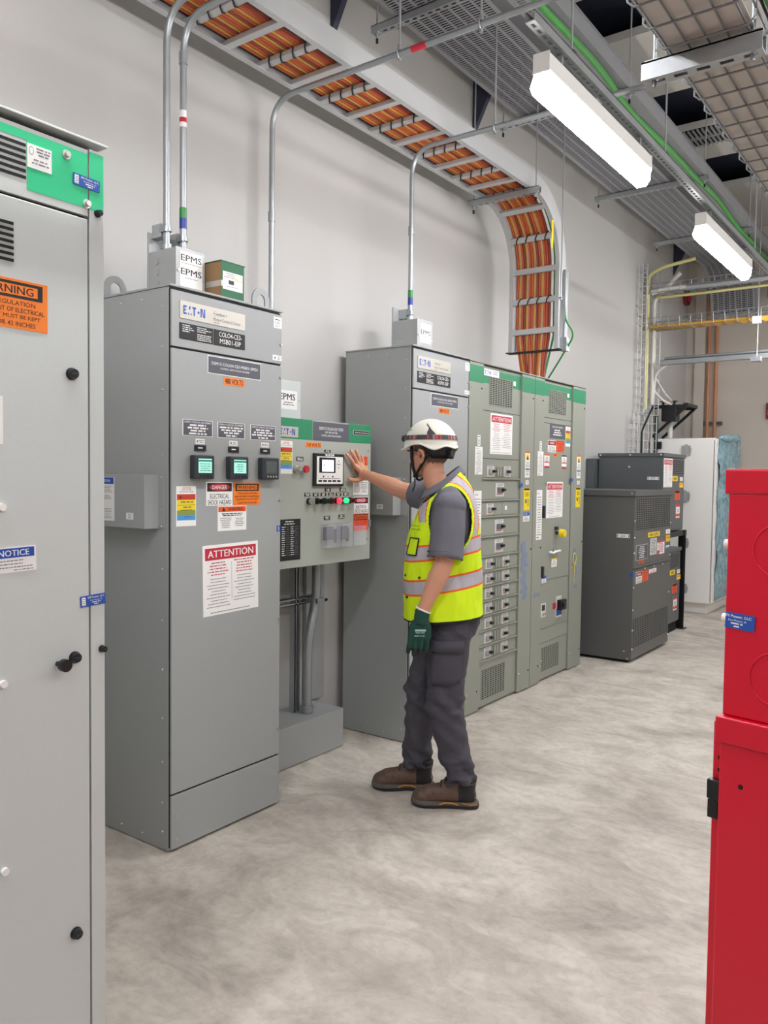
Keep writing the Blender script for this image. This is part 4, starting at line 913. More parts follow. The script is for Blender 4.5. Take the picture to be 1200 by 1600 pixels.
c1 = conduit('conduit', 'leftmost thin steel pipe rising from the two-label junction box', [(-2.79, 2.25, ZT), (-2.79, 2.25, 3.50), (-1.2, 2.25, 3.50)], .0145); pclamp(c1, -2.79, 2.25, ZT + .09, .0145)
c2 = conduit('conduit', 'steel pipe with green and blue tape, right one rising from the two-label junction box', [(-2.79, 2.338, ZT), (-2.79, 2.338, 3.49), (-1.2, 2.338, 3.49)], .0145, tape=ZT + .115, sticker=3.03, couplers=(3.32,)); pclamp(c2, -2.79, 2.338, ZT + .07, .0145)
c3 = conduit('conduit', 'thin steel pipe rising from behind the nearest grey cabinet and bending right', [(-3.02, 3.12, 2.056), (-3.02, 3.12, 3.50), (-1.3, 3.12, 3.50)], .0145, couplers=(2.9,))
c4 = conduit('conduit', 'thin steel pipe with green and blue tape rising from the one-label junction box', [(-2.79, 4.085, ZT), (-2.79, 4.085, 3.51), (-1.0, 4.085, 3.51)], .0145, tape=ZT + .10, couplers=(3.03,)); pclamp(c4, -2.79, 4.085, ZT + .05, .0145)
b = MB(); b.cyl((-2.33, 3.12, 3.5145), (-2.27, 3.12, 3.5145), .016, M_REDL, 16); b = MB()
b.tube([(-2.14, 3.12, 3.50), (-2.06, 3.12, 3.50)], .0152, M_REDL, 16); b.build('pipe_sticker', c3, label='red band sticker')
def rod(lb, x, y, z0, z1=ZC - .001, clamp=None, group='threaded hanger rods', name='hanger_rod', cat='rod', r=.0055):
    t = thing(name, lb, cat, (x, y, z0), group)
    b = MB(); b.cyl((x, y, z0), (x, y, z1), r, M_STEEL, 8); b.build('rod', t)
    b = MB()
    if clamp == 'pipe': b.tube([(x, y + .02 * math.cos(a_ * PI / 6), z0 - .02 + .022 * math.sin(a_ * PI / 6)) for a_ in range(13)], .004, M_STEELB, 6); b.cyl((x, y, z0 - .006), (x, y, z0 + .02), .011, M_STEELB, 6); b.cyl((x, y, z0 - .055), (x, y, z0 - .04), .009, M_STEELB, 6)
    else: b.cyl((x, y, z0), (x, y, z0 + .012), .011, M_STEELB, 6); b.box(x - .018, x + .018, y - .018, y + .018, z0 + .012, z0 + .016, M_STEELB)
    b.build('clamp', t); return t
rod('hanger rod and clamp holding the pipe that rises behind the nearest cabinet', -2.21, 3.12, 3.52, clamp='pipe')
rod('hanger rod and clamp holding the pipe from the one-label junction box', -2.23, 4.085, 3.53, clamp='pipe')
rod('hanger rod in front of the perforated tray with end clamp', -1.78, 3.12, 3.52, clamp='pipe')

# ---------------------------------------------------------------- trays following a straight run and a downward bend
def tray_path(y0, yc, zb, R, zend, d=0.0, step=.25, n=14):
    P = []; N = []
    y = y0
    while y < yc - 1e-6: P.append((y, zb + d)); N.append((0, 1)); y += step
    for i in range(n + 1):
        a = PI / 2 * (1 - i / n); P.append((yc + (R + d) * math.cos(a), zb - R + (R + d) * math.sin(a))); N.append((math.cos(a), math.sin(a)))
    P.append((yc + R + d, zend)); N.append((1, 0))
    return P, N
def sweep(b, prof, y0, yc, zb, R, zend, m, closed=True):
    P, N = tray_path(y0, yc, zb, R, zend); rows = []
    for (y, z), (ny, nz) in zip(P, N): rows.append([Vector((x, y + ny * d, z + nz * d)) for x, d in prof])
    n = len(prof); b.grid(rows, m, closed=closed, smooth=False)
    b.add(rows[0], [list(range(n))], m); b.add(rows[-1], [list(range(n))[::-1]], m)
def at(s, y0, yc, zb, R):
    L1 = yc - y0
    if s <= L1: return (y0 + s, zb), (0, 1), (1, 0)
    a = (s - L1) / R
    if a < PI / 2: return (yc + R * math.sin(a), zb - R + R * math.cos(a)), (math.sin(a), math.cos(a)), (math.cos(a), -math.sin(a))
    return (yc + R, zb - R - (s - L1 - R * PI / 2)), (1, 0), (0, -1)
def crossbar(b, s, args, x0, x1, w, d0, d1, m):
    (y, z), (ny, nz), (ty, tz) = at(s, *args)
    V = []
    for x in (x0, x1):
        for (a, d) in ((-w / 2, d0), (w / 2, d0), (w / 2, d1), (-w / 2, d1)): V.append((x, y + ty * a + ny * d, z + tz * a + nz * d))
    b.add(V, [(0, 3, 2, 1), (4, 5, 6, 7), (0, 1, 5, 4), (1, 2, 6, 5), (2, 3, 7, 6), (3, 0, 4, 7)], m)
LY0, LYC, LZ, LR, LEND = -.6, 5.23, 3.55, .42, 2.515
XL, XR = -2.935, -2.525
M_TRAY = mat('aluminium_tray', 'c6c8c9', .42, .45, bump=.08, bscale=60, var=.05, vscale=8)
t = thing('cable_ladder', 'aluminium cable ladder along the left wall, full of orange cables, bending down', 'cable tray', (-2.73, 2.3, LZ))
for (xo, xi) in ((XL, XL + .032), (XR, XR - .032)):
    s_ = 1 if xi > xo else -1; e = .0035 * s_
    b = MB(); sweep(b, [(xo, 0), (xi, 0), (xi, .0035), (xo + e, .0035), (xo + e, .1165), (xi, .1165), (xi, .12), (xo, .12)], LY0, LYC, LZ, LR, LEND, M_TRAY); b.build('side_rail', t)
args = (LY0, LYC, LZ, LR); Ltot = (LYC - LY0) + LR * PI / 2 + (LZ - LR - LEND); s = .10; k = 0
while s < Ltot:
    b = MB(); crossbar(b, s, args, XL + .004, XR - .004, .042, .004, .030, M_TRAY); rg = b.build('rung', t, bevel=.003)
    if k % 2 == 1 and s > 1.5:
        for q in range(4):
            b = MB(); (y, z), (ny, nz), (ty, tz) = at(s, *args); x = XL + .085 + q * .078
            b.tube([(x - .012, y + ny * .006 + ty * .026, z + nz * .006 + tz * .026), (x - .002, y - ny * .006, z - nz * .006), (x + .012, y + ny * .004 - ty * .024, z + nz * .004 - tz * .024), (x + .02, y + ny * .03 - ty * .03, z + nz * .03 - tz * .03)], .0045, M_BLACK, 6)
            b.build('cable_tie', rg)
    s += .2286; k += 1
# the cables
cols = [M_CABLEO, M_CABLEY, M_CABLEO, M_CABLEB, M_CABLEY, M_CABLEO, M_CABLEO, M_CABLEY, M_CABLEB, M_CABLEO, M_CABLEY, M_CABLEO, M_CABLEO, M_CABLEB]
nm = {M_CABLEO.name: 'orange', M_CABLEY.name: 'yellow', M_CABLEB.name: 'brownish red'}
rd = random.Random(9)
for i, m in enumerate(cols):
    x = XL + .052 + i * .0205; r = .0105 if m is not M_CABLEY else .008; d = .031 + r
    P, _ = tray_path(LY0, LYC, LZ, LR, 2.62, d)
    xe = -2.80 + i * .0125 + rd.uniform(-.006, .006)
    pts = [Vector((x, y, z)) for y, z in P[:-1]]
    yv = P[-1][0]
    pts += [Vector((x, yv, 2.9)), Vector((x, yv, 2.62)), Vector(((x + xe) / 2, yv - .02 + rd.uniform(-.01, .01), 2.45)), Vector((xe, yv - .04 + rd.uniform(-.02, .02), 2.2905))]
    b = MB(); b.tube(pts, r, m, 8); c = nm[m.name]
    tag(b.build('power_cable'), '%s power cable in the ladder tray, dropping into the green-banded panels' % c, 'cable', '%s power cables in the ladder tray' % c)
b = MB(); P, _ = tray_path(LY0, LYC, LZ, LR, 2.62, .045); pts = [Vector((XR - .055, y, z)) for y, z in P] + [Vector((-2.64, P[-1][0] - .03, 2.2905))]
b.tube(pts, .0085, M_CABLEG, 8); tag(b.build('ground_cable'), 'green ground cable along the right rail of the ladder tray', 'cable')
b = MB(); P, _ = tray_path(LY0, LYC, LZ, LR, 3.0, .040); b.tube([Vector((XL + .036, y, z)) for y, z in P[:26]], .0085, M_CABLEK, 8); tag(b.build('control_cable'), 'black cable along the left rail of the ladder tray', 'cable')
b = MB(); b.tube(path((-2.50, 5.70, 2.95), (-2.49, 5.70, 2.72), (-2.42, 5.72, 2.62), (-2.56, 5.74, 2.42), (-2.66, 5.76, 2.2905), r=.06), .007, M_CABLEG, 8); tag(b.build('ground_wire'), 'thin green ground wire looping from the ladder tray end to the yellow-knob panel', 'cable')
b = MB()
for x in (XL - .004, XR + .004):
    b.box(x - .012, x + .012, 5.64, 5.70, 2.505, 2.514, M_BLACK)
b.box(XL, XR, 5.655, 5.69, 2.500, 2.5145, M_BLACK); b.build('end_cap', t)
b = MB(); b.box(XR + .0005, XR + .0015, 5.50, 5.53, 3.22, 3.42, M_YEL); b.build('yellow_label', t)
b = MB(); b.box(XR + .001, XR + .05, 5.69, 5.75, 2.50, 2.60, M_STEELB); b.box(XR + .015, XR + .035, 5.69, 5.74, 2.60, 3.1, M_STEELB); b.build('wall_bracket', t)
def trapeze(lb, x0, x1, y, z, group, stub=True, ztop=ZC - .001, h=.041, rods=True):
    t = thing('trapeze_hanger', lb, 'hanger', ((x0 + x1) / 2, y, z), group)
    b = MB(); strut_geo(b, (x0, y, z), (x1, y, z), .041, h); b.build('strut_channel', t)
    for x in (x0 + .03, x1 - .03):
        if rods:
            b = MB(); b.cyl((x, y, z - .05), (x, y, ztop), .0055, M_STEEL, 8); b.build('rod', t)
        b = MB(); b.cyl((x, y, z - .014), (x, y, z - .003), .012, M_STEELB, 6); b.box(x - .02, x + .02, y - .02, y + .02, z - .003, z, M_STEELB); b.cyl((x, y, z - .055), (x, y, z - .03), .008, M_BLACK, 8); b.build('nut', t)
    return t
trapeze('strut hanger under the ladder tray just before it bends down', -3.01, -2.46, 5.16, LZ - .043, 'strut hangers under the ladder tray')
rod('long hanger rod beside the vertical end of the ladder tray', -2.485, 5.60, 2.86, 4.6)
# perforated tray
M_PTRAY = mat('dull_galvanised_tray', '9b9da1', .5, .5, bump=.08, bscale=60, var=.06, vscale=8)
def perf_tray(lb, x0, x1, y0, yc, zb, R, zend, ncol, pitch=.022, slots=(0, 1), rail=.10):
    t = thing('perforated_tray', lb, 'cable tray', ((x0 + x1) / 2, (y0 + yc) / 2, zb))
    for (xo, sg) in ((x0, 1), (x1, -1)):
        b = MB(); sweep(b, [(xo, 0), (xo + .02 * sg, 0), (xo + .02 * sg, .003), (xo + .003 * sg, .003), (xo + .003 * sg, rail), (xo - .012 * sg, rail), (xo - .012 * sg, rail - .003), (xo, rail - .003)], y0, yc, zb, R, zend, M_PTRAY); b.build('side_rail', t)
    a0 = x0 + .02; a1 = x1 - .02; W = a1 - a0; s0 = a0 + W * slots[0]; s1 = a0 + W * slots[1]; cw = (s1 - s0) / ncol
    b = MB()
    for i in range(ncol + 1):
        c = s0 + i * cw; l = c - .007; r_ = c + .007
        if i == 0: l = a0
        if i == ncol: r_ = a1
        sweep(b, [(l, .0), (r_, .0), (r_, .002), (l, .002)], y0, yc, zb, R, zend, M_PTRAY)
    Lt = (yc - y0) + R * PI / 2 + (zb - R - zend); s = 0
    while s < Lt:
        crossbar(b, s, (y0, yc, zb, R), s0, s1, pitch * .52, .0003, .0018, M_PTRAY); s += pitch
    b.build('perforated_floor', t, fix=False)
    return t
ZP = 4.10; KP = 1.243
perf_tray('wide perforated steel tray running along the room behind the light fixtures', -2.16 * KP, -1.75 * KP, 1.0, 10.05, ZP, .50, 3.50, 7)
for k in range(11):  # black cables added so the slots look dark against the bright ceiling
    x = -2.16 * KP + .045 + k * .0415; P, _ = tray_path(1.0, 10.05, ZP, .50, 3.6, .022)
    b = MB(); b.tube([Vector((x, y, z)) for y, z in P], .019, M_CABLEK, 8); tag(b.build('black_cable'), 'added black cable that darkens the slots of the wide perforated tray', 'cable', 'added black cables darkening the wide perforated tray')
perf_tray('narrow perforated tray between the wide perforated tray and the green cable', -2.10, -1.895, 1.0, 10.6, ZP, .2, 3.8, 1, slots=(.05, .38))
b = MB(); pts = []
for i in range(60):
    y = .8 + i * .165; pts.append((-1.945 + .018 * math.sin(y * 1.9) + .010 * math.sin(y * 4.3), y, ZP - .036 - .012 * abs(math.sin(y * PI / 1.69))))
b.tube(pts, .020, mat('bright_green_cable', '3f8f3f', .4), 10); tag(b.build('ground_cable'), 'thick bright green cable slung beneath the narrow perforated tray', 'cable')
for i, (yy, lb) in enumerate(((3.02, 'nearest, at top edge of the photo'), (4.25, 'second from the camera, left of the first light'), (5.73, 'third from the camera, below the first light end'), (7.08, 'fourth from the camera, beside the second light'))):
    trapeze('strut hanger under the perforated trays, ' + lb, -2.29 * KP, -1.50 * KP, yy * KP, ZP - .043, 'strut hangers under the perforated trays')
# wire basket tray, right
def basket(name, lb, x0, x1, y0, y1, z, h=.08, off=0, pitch=.1, nl=4, liner=True, along='y', r=.0032, m=M_STEELB, stub=.0):
    t = thing(name, lb, 'cable tray', ((x0 + x1) / 2, (y0 + y1) / 2, z))
    Q = (lambda a, c, zz: (a, c, zz)) if along == 'y' else (lambda a, c, zz: (c, a, zz))
    n = int((y1 - y0 - off) / pitch)
    for i in range(n + 1):
        c = y0 + off + i * pitch; b = MB(); b.tube([Q(x0, c, z + h), Q(x0, c, z + .014), Q(x0 + .014, c, z), Q(x1 - .014, c, z), Q(x1, c, z + .014), Q(x1, c, z + h)], r, m, 6)
        b.build('cross_wire', t)
    for k in range(nl + 1):
        a = x0 + .02 + (x1 - x0 - .04) * k / nl; b = MB(); b.tube([Q(a, y0, z + 2 * r), Q(a, y1, z + 2 * r)], r, m, 6); b.build('long_wire', t)
    for a in (x0, x1):
        for q in (.5, 1):
            b = MB(); b.tube([Q(a, y0, z + h * q), Q(a, y1, z + h * q)], r, m, 6); b.build('long_wire', t)
    if liner:
        b = MB(); b.box(*( (x0 + .012, x1 - .012, y0, y1) if along == 'y' else (y0, y1, x0 + .012, x1 - .012)), z + .014, z + .017, mat('basket_liner', 'c3c0ba', .6)); b.build('liner', t)
    return t
basket('wire_basket_tray', 'wire basket tray with pale liner hanging at the top right corner', -.612, -.405, .42, 4.4, 2.519, h=.06, nl=4, r=.0026, m=mat('basket_wire', '85878a', .5, .5), off=.06)
tz = thing('trapeze_hanger', 'deep galvanised strut hanger carrying the wire basket at the top right corner', 'hanger', (-.53, 1.924, 2.473))
b = MB(); strut_geo(b, (-.657, 1.924, 2.473), (-.395, 1.924, 2.473), .041, .041); b.build('strut_channel', tz)
for x in (-.632, -.418):
    b = MB(); b.cyl((x, 1.924, 2.46), (x, 1.924, ZC - .001), .0048, M_STEELB, 10); b.build('rod', tz)
    b = MB(); b.box(x - .018, x + .018, 1.906, 1.942, 2.5145, 2.5175, M_STEELB); b.cyl((x, 1.924, 2.5175), (x, 1.924, 2.524), .008, M_STEELB, 6); b.build('washer', tz)
b = MB(); b.tube([(-.45, 1.0, 2.66), (-.425, 1.5, 2.66), (-.40, 1.75, 2.60), (-.375, 1.96, 2.53), (-.36, 2.3, 2.53), (-.34, 2.9, 2.54)], .005, mat('bright_green_cable', '3f8f3f', .4), 8)
tag(b.build('ground_cable'), 'green cable beside the wire basket at the top right corner', 'cable')
b = MB(); b.tube([(-.45, 1.5, 2.58), (-.41, 1.7, 2.60), (-.395, 1.86, 2.56), (-.385, 2.05, 2.53), (-.37, 2.3, 2.52)], .0035, M_CABLEK, 8); tag(b.build('control_cable'), 'black cable beside the wire basket at the top right corner', 'cable')
# strip lights on their rail
def strip_light(lb, y0, y1, x=-1.455, z=3.10, grp='strip lights', lens=None):
    t = thing('strip_light', lb, 'ceiling light', (x, (y0 + y1) / 2, z), grp)
    b = MB(); b.box(x - .037, x + .029, y0, y1, z + .085, z + .155, M_WHITEP); b.build('housing', t, bevel=.003)
    sec = [(x - .036, z + .082), (x - .055, z + .030), (x - .044, z), (x + .004, z), (x + .026, z + .030), (x + .028, z + .082)]
    b = MB(); A_ = [(u, y0 + .004, v) for u, v in sec]; B_ = [(u, y1 - .004, v) for u, v in sec]; lm = lens or M_LENS
    for i in range(6):
        j = (i + 1) % 6; b.add([A_[i], A_[j], B_[j], B_[i]], [(0, 1, 2, 3)], M_LENSS if i in (0, 4, 5) and lens is None else lm)
    b.add(A_, [list(range(6))], M_LENSS if lens is None else lm); b.add(B_, [list(range(6))[::-1]], M_LENSS if lens is None else lm); b.build('lens', t)
    for yy in (y0 - .003, y1 + .0):
        b = MB(); b.prism([(x - .040, z + .078), (x - .040, z + .157), (x + .032, z + .157), (x + .032, z + .078)][::-1], 'y', yy, yy + .003, M_WHITEP); b.build('end_cap', t)
    for yy in (y0 + .15, y1 - .15):
        b = MB(); b.box(x - .02, x + .02, yy - .01, yy + .01, z + .156, z + .20, M_STEELB); b.build('hanger_clip', t)
    return t
strip_light('nearer of the two bright strip lights under the trays', 3.05, 4.33)
strip_light('farther of the two bright strip lights under the trays', 5.42, 6.75)
b = MB(); strut_geo(b, (-1.44, 2.9, 3.305), (-1.44, 8.2, 3.305), .041, .041, m=M_STEELB); tag(b.build('strut_rail'), 'long galvanised rail carrying the strip lights', 'strut')
for yy, lb in ((3.3, 'first rod'), (4.6, 'rod after the nearer light'), (6.9, 'rod after the farther light')): rod('hanger rod of the strip light rail, ' + lb, -1.44, yy, 3.347, group='rods of the light rail')
# further lamps of the room, outside this view
strip_light('strip light in the left row, just behind the camera', .3, 1.6)
strip_light('rearmost strip light in the left row, behind the camera', -2.2, -.9)
strip_light('last strip light of the left row near the far wall', 8.2, 9.5)
for y0 in (-1.9, .6, 3.1, 5.6, 8.1): strip_light('strip light of the right hand row, outside the photo', y0, y0 + 1.25, x=1.1, z=3.2, grp='strip lights of the right row', lens=M_LENS2)
# ---------------------------------------------------------------- far end: baskets, cables, brackets, pipes
basket('wire_basket_tray', 'long wire basket with yellow cables crossing the far end of the room', 9.25, 9.50, -3.05, 1.4, 3.26, h=.12, pitch=.12, nl=2, liner=False, along='x', r=.004)
basket('wire_basket_tray', 'upper wire basket with white cable crossing the far end of the room', 9.25, 9.50, -3.05, 1.0, 3.66, h=.10, pitch=.12, nl=2, liner=False, along='x', r=.004)
for k in range(7):
    b = MB(); b.tube([(-3.02, 9.27 + k * .033, 3.285), (-1.9, 9.27 + k * .033, 3.278), (1.3, 9.27 + k * .033, 3.285)], .015, M_CABLEY, 8)
    tag(b.build('yellow_cable'), 'yellow cable lying in the lower far basket', 'cable', 'yellow cables in the lower far basket')
b = MB(); b.tube([(-3.02, 9.3, 3.68), (-2.85, 9.3, 3.70), (-1.5, 9.31, 3.69), (.9, 9.3, 3.70)], .03, M_CABLEW, 10); tag(b.build('cable_bundle'), 'white cable bundle lying in the upper far basket', 'cable')
b = MB(); b.tube([(-3.0, 9.42, 3.64), (-2.6, 9.42, 3.635), (.9, 9.4, 3.64)], .016, mat('pale_yellow_cable', 'cfc98a', .5), 8); tag(b.build('yellow_cable'), 'pale yellow cable under the white bundle in the upper far basket', 'cable')
M_VB = mat('bright_wire', 'd8dadb', .4, .3)
def vbasket(lb, y0, y1, x, z0, z1, pitch=.1):
    t = thing('wire_basket_tray', lb, 'cable tray', (x, (y0 + y1) / 2, z0)); n = int((z1 - z0) / pitch)
    for i in range(n + 1):
        z = z0 + i * pitch; b = MB(); b.tube([(x + .10, y0, z), (x, y0, z), (x, y1, z), (x + .10, y1, z)], .0045, M_VB, 6); b.build('cross_wire', t)
    for y in (y0, y0 + (y1 - y0) / 4, (y0 + y1) / 2, y0 + (y1 - y0) * .75, y1):
        b = MB(); b.tube([(x + .007, y, z0), (x + .007, y, z1)], .0045, M_VB, 6); b.build('long_wire', t)
    for y in (y0, y1):
        for xx in (.05, .1):
            b = MB(); b.tube([(x + xx, y, z0), (x + xx, y, z1)], .0045, M_VB, 6); b.build('long_wire', t)
    return t
vbasket('upright wire basket on the left wall near the far corner, upper part', 9.05, 9.55, XW + .03, 2.30, 3.95)
vbasket('upright wire basket on the left wall rising behind the transformers, lower part', 8.85, 9.50, XW + .03, 1.0, 2.28)
def cab(lb, pts, r, m, name='cable', grp=None, bendr=.06):
    b = MB(); b.tube(path(*pts, r=bendr), r, m, 8); tag(b.build(name), lb, 'cable', grp)
M_PY = mat('pale_yellow_cable', 'cfc98a', .5)
cab('pale yellow cable climbing the upright basket near the far corner', [(XW + .06, 9.30, 2.35), (XW + .06, 9.30, 3.88), (-2.9, 9.3, 3.95), (-2.55, 9.32, 4.0)], .02, M_PY, 'yellow_cable')
cab('white cable climbing the upright basket near the far corner', [(XW + .08, 9.46, 2.42), (XW + .08, 9.46, 3.62), (-2.75, 9.46, 3.90)], .024, M_CABLEW, 'white_cable')
cab('black cable in the lower upright basket behind the transformers', [(XW + .06, 9.2, 1.05), (XW + .06, 9.2, 2.1), (XW + .10, 9.45, 2.4)], .012, M_CABLEK, 'black_cable')
cab('dark green cable in the lower upright basket behind the transformers', [(XW + .09, 9.62, 1.05), (XW + .09, 9.62, 2.3)], .022, mat('dark_green_cable', '26423a', .5), 'green_cable')
cab('white cable sagging from the steel channel to the black wall bracket', [(-2.86, 9.42, 2.87), (-3.0, 9.45, 2.78), (-3.04, 9.5, 2.5)], .018, M_CABLEW, 'white_cable')
cab('white cable crossing down to the black wall bracket box', [(XW + .08, 9.46, 2.60), (-2.95, 9.6, 2.47), (-2.88, 9.78, 2.43)], .014, M_CABLEW, 'white_cable')
cab('thin white cable from the channel to the black wall bracket box', [(-3.0, 9.47, 2.72), (-2.93, 9.6, 2.55), (-2.86, 9.78, 2.44)], .010, M_CABLEW, 'white_cable')
cab('white cable dropping behind the white cabinet top', [(-2.95, 9.9, 2.05), (-2.95, 9.9, 2.28)], .03, M_CABLEW, 'white_cable')
t = thing('wall_bracket', 'black triangular wall bracket with a dark box, above the white cabinet', 'bracket', (-2.9, 9.9, 2.1))
for yy in (9.75, 10.12):
    b = MB(); b.bar((XW + .004, yy, 2.415), (-2.72, yy, 2.415), .04, .04, M_BLACK); b.build('arm', t)
    b = MB(); b.bar((XW + .01, yy, 2.06), (-2.74, yy, 2.40), .03, .03, M_BLACK); b.build('brace', t)
b = MB(); b.bar((-2.73, 9.72, 2.43), (-2.73, 10.15, 2.43), .05, .04, M_BLACK); b.build('beam', t)
b = MB(); b.box(-3.0, -2.83, 9.70, 9.86, 2.24, 2.40, M_BLACK); b.build('bracket_box', t, bevel=.004)
for x in (-2.99, -2.86):
    b = MB(); b.box(x - .01, x + .01, 9.72, 9.76, 2.40, 2.47, M_BLACK); b.box(x - .03, x + .03, 9.71, 9.77, 2.47, 2.48, M_BLACK); b.build('clip', t)
t = thing('steel_channel', 'horizontal galvanised channel crossing the far end below the yellow cables', 'strut', (-1.5, 9.4, 2.85))
b = MB(); strut_geo(b, (-2.93, 9.4, 2.86), (1.2, 9.4, 2.86), .06, .055, m=M_STEELB, slots=False); b.build('channel', t)
b = MB(); b.tube([(-2.9, 9.45, 2.94), (1.2, 9.45, 2.94)], .018, M_STEELB, 10); b.build('pipe', t)
t = rod('hanger rod with small white box near the right end of the yellow cable basket', -1.87, 9.22, 2.84, ZC - .001)
b = MB(); b.box(-1.915, -1.835, 9.16, 9.21, 3.20, 3.27, M_WHITEP); b.build('rod_tag', t)
b = MB(); b.box(-1.92, -1.82, 9.15, 9.23, 2.80, 2.85, M_STEEL); b.build('foot_clamp', t)
b = MB(); b.tube([(-2.55, 9.0, 3.62), (1.0, 9.0, 3.62)], .03, M_STEEL, 12); tag(b.build('conduit'), 'dark steel pipe crossing behind the bent perforated tray', 'pipe')
for x, lb in ((-2.818, 'left'), (-2.725, 'right')):
    b = MB(); b.cyl((x, YE - .06, .0), (x, YE - .06, 4.5), .021, mat('orange_pipe', 'c98a64', .45), 14); tag(b.build('orange_pipe'), '%s one of two orange pipes on the far wall' % lb, 'pipe', 'orange pipes on the far wall')
strut('strut_rail', (-2.96, YE - .032, 2.27), (-2.64, YE - .032, 2.27), 'short grey strut holding the two orange pipes to the far wall', slots=False, h=.041, up=(0, 0, 1), m=M_GRAYE)
t = thing('alarm_strobe', 'dark red alarm horn high on the wall near the far corner', 'alarm', (-3.05, 10.95, 3.9))
b = MB(); b.cyl((XW + .002, 10.95, 3.93), (XW + .05, 10.95, 3.93), .10, mat('alarm_red', '7d1f22', .4), 8); b.build('base', t); b = MB(); b.cyl((XW + .05, 10.95, 3.93), (XW + .08, 10.95, 3.93), .05, M_REDL, 12); b.build('horn', t)
t = thing('alarm_box', 'small dark red device on the far wall at the right edge of the photo', 'alarm', (-2.08, YE - .02, 2.33))
b = MB(); b.box(-2.115, -2.0, YE - .05, YE - .001, 2.33, 2.53, mat('alarm_red', '7d1f22', .4)); b.build('case', t, bevel=.006); b = MB(); b.box(-2.09, -2.03, YE - .056, YE - .05, 2.38, 2.44, M_WHITE); b.build('handle', t)
b = MB(); b.tube([(XR + .03, 5.76, 2.6), (XR + .03, 5.76, 3.1)], .003, M_STEEL, 6)

# ---------------------------------------------------------------- red enclosure at the right edge
ra = math.radians(11); ru = Vector((math.cos(ra), -math.sin(ra), 0)); rn = Vector((math.sin(ra), math.cos(ra), 0)) * -1
RO = Vector((-.318, 1.375, 0))
FR = Face(RO, ru, (0, 0, 1))          # n points towards the camera side
t = thing('red_enclosure', 'bright red metal enclosure of two stacked boxes, cut by the right edge', 'electrical cabinet', (RO.x, RO.y, 0))
ROT = RO
W_ = .62
b = MB(); fbox(b, FR, .004, W_ - .004, 1.1635, 1.5225, -.30, 0, M_RED); b.build('upper_box', t, bevel=.003, seg=3)
b = MB(); fbox(b, FR, -.002, W_, 1.5215, 1.562, -.305, .003, M_RED); b.build('upper_lid', t, bevel=.0035, seg=3)
b = MB(); fbox(b, FR, .004, W_, .02, 1.1215, -.34, .006, M_RED); b.build('lower_box', t, bevel=.003, seg=3)
b = MB(); fbox(b, FR, -.002, W_ + .004, 1.120, 1.163, -.345, .012, M_RED); b.build('lower_lid', t, bevel=.0035, seg=3)
b = MB()
P0 = [FR.P(u, v, n) for n in (-.02, -.08) for (u, v) in ((-.018, .02), (.003, .02), (.003, 1.158), (-.018, 1.143))]
b.add(P0, [(0, 3, 2, 1), (4, 5, 6, 7), (0, 1, 5, 4), (1, 2, 6, 5), (2, 3, 7, 6), (3, 0, 4, 7)], M_RED); sf = b.build('side_flange', t, bevel=.002)
for v in (1.085, 1.064):
    b = MB(); fcyl(b, FR, -.006, v, -.0198, -.0190, .0035, M_BLACKM, 10); b.build('rivet_hole', sf)
b = MB(); fbox(b, FR, -.019, .002, 1.018, 1.050, -.0195, -.002, M_BLACK); fbox(b, FR, -.019, -.001, .985, 1.016, -.0195, -.006, M_BLACK); b.build('latch', sf, bevel=.0015)
for v in (1.44, 1.318):
    b = MB(); b.cyl(FR.P(.004, v, -.02), FR.P(-.008, v, -.02), .0075, M_WHITEP, 12); b.build('bolt', t)
for v in (1.450, 1.250):
    b = MB(); R_ = .042; cc = (.088, v - .015)
    b.tube([FR.P(cc[0] + R_ * math.cos(a_ * PI / 20), cc[1] + R_ * math.sin(a_ * PI / 20), .0002) for a_ in range(41)], .0016, M_RED, 6); b.build('knockout', t)
b = MB(); fcyl(b, FR, .040, 1.055, .006, .0066, .004, M_BLACKM, 12); b.build('screw_hole', t)
label('blue_sticker', t, FR, .0055, .052, 1.306, 1.331, [('t', 'PI Power, LLC', .46, .78, .86, .20, M_WHITE, True), ('t', 'Des Moines, IA', .42, .52, .62, .15, M_WHITE), ('l', .2, .65, .38, 1, .1, .09, M_WHITE, 2), ('l', .25, .6, .2, 1, .1, .09, M_WHITE, 3)], base=mat('sticker_blue', '2255ae', .4), tilt=-.06, n0=.0008)

# ---------------------------------------------------------------- the worker
def voxel(mb, size, smooth=2, disp=None, mat_fn=None, mats=None, factor=0.6):
    me = bpy.data.meshes.new('tmp'); me.from_pydata([tuple(v) for v in mb.v], [], mb.f); me.update()
    bm = bmesh.new(); bm.from_mesh(me); bmesh.ops.remove_doubles(bm, verts=bm.verts, dist=1e-5)
    bmesh.ops.recalc_face_normals(bm, faces=bm.faces); bm.to_mesh(me); bm.free()
    o = bpy.data.objects.new('tmp', me); COL.objects.link(o)
    r = o.modifiers.new('r', 'REMESH'); r.mode = 'VOXEL'; r.voxel_size = size
    if smooth:
        s = o.modifiers.new('s', 'SMOOTH'); s.iterations = smooth; s.factor = factor
    dg = bpy.context.evaluated_depsgraph_get(); dg.update()
    m2 = bpy.data.meshes.new_from_object(o.evaluated_get(dg)); bpy.data.objects.remove(o)
    out = MB(); co = [v.co.copy() for v in m2.vertices]
    if disp:
        no = [v.normal.copy() for v in m2.vertices]; co = [c + n * disp(c, n) for c, n in zip(co, no)]
    out.v = co
    for p in m2.polygons:
        out.f.append(list(p.vertices)); out.sm.append(True)
        m = mat_fn(sum((co[i] for i in p.vertices), Vector()) / len(p.vertices)) if mat_fn else mats[0]
        out.m.append(out.mi(m))
    bpy.data.meshes.remove(m2)
    return out
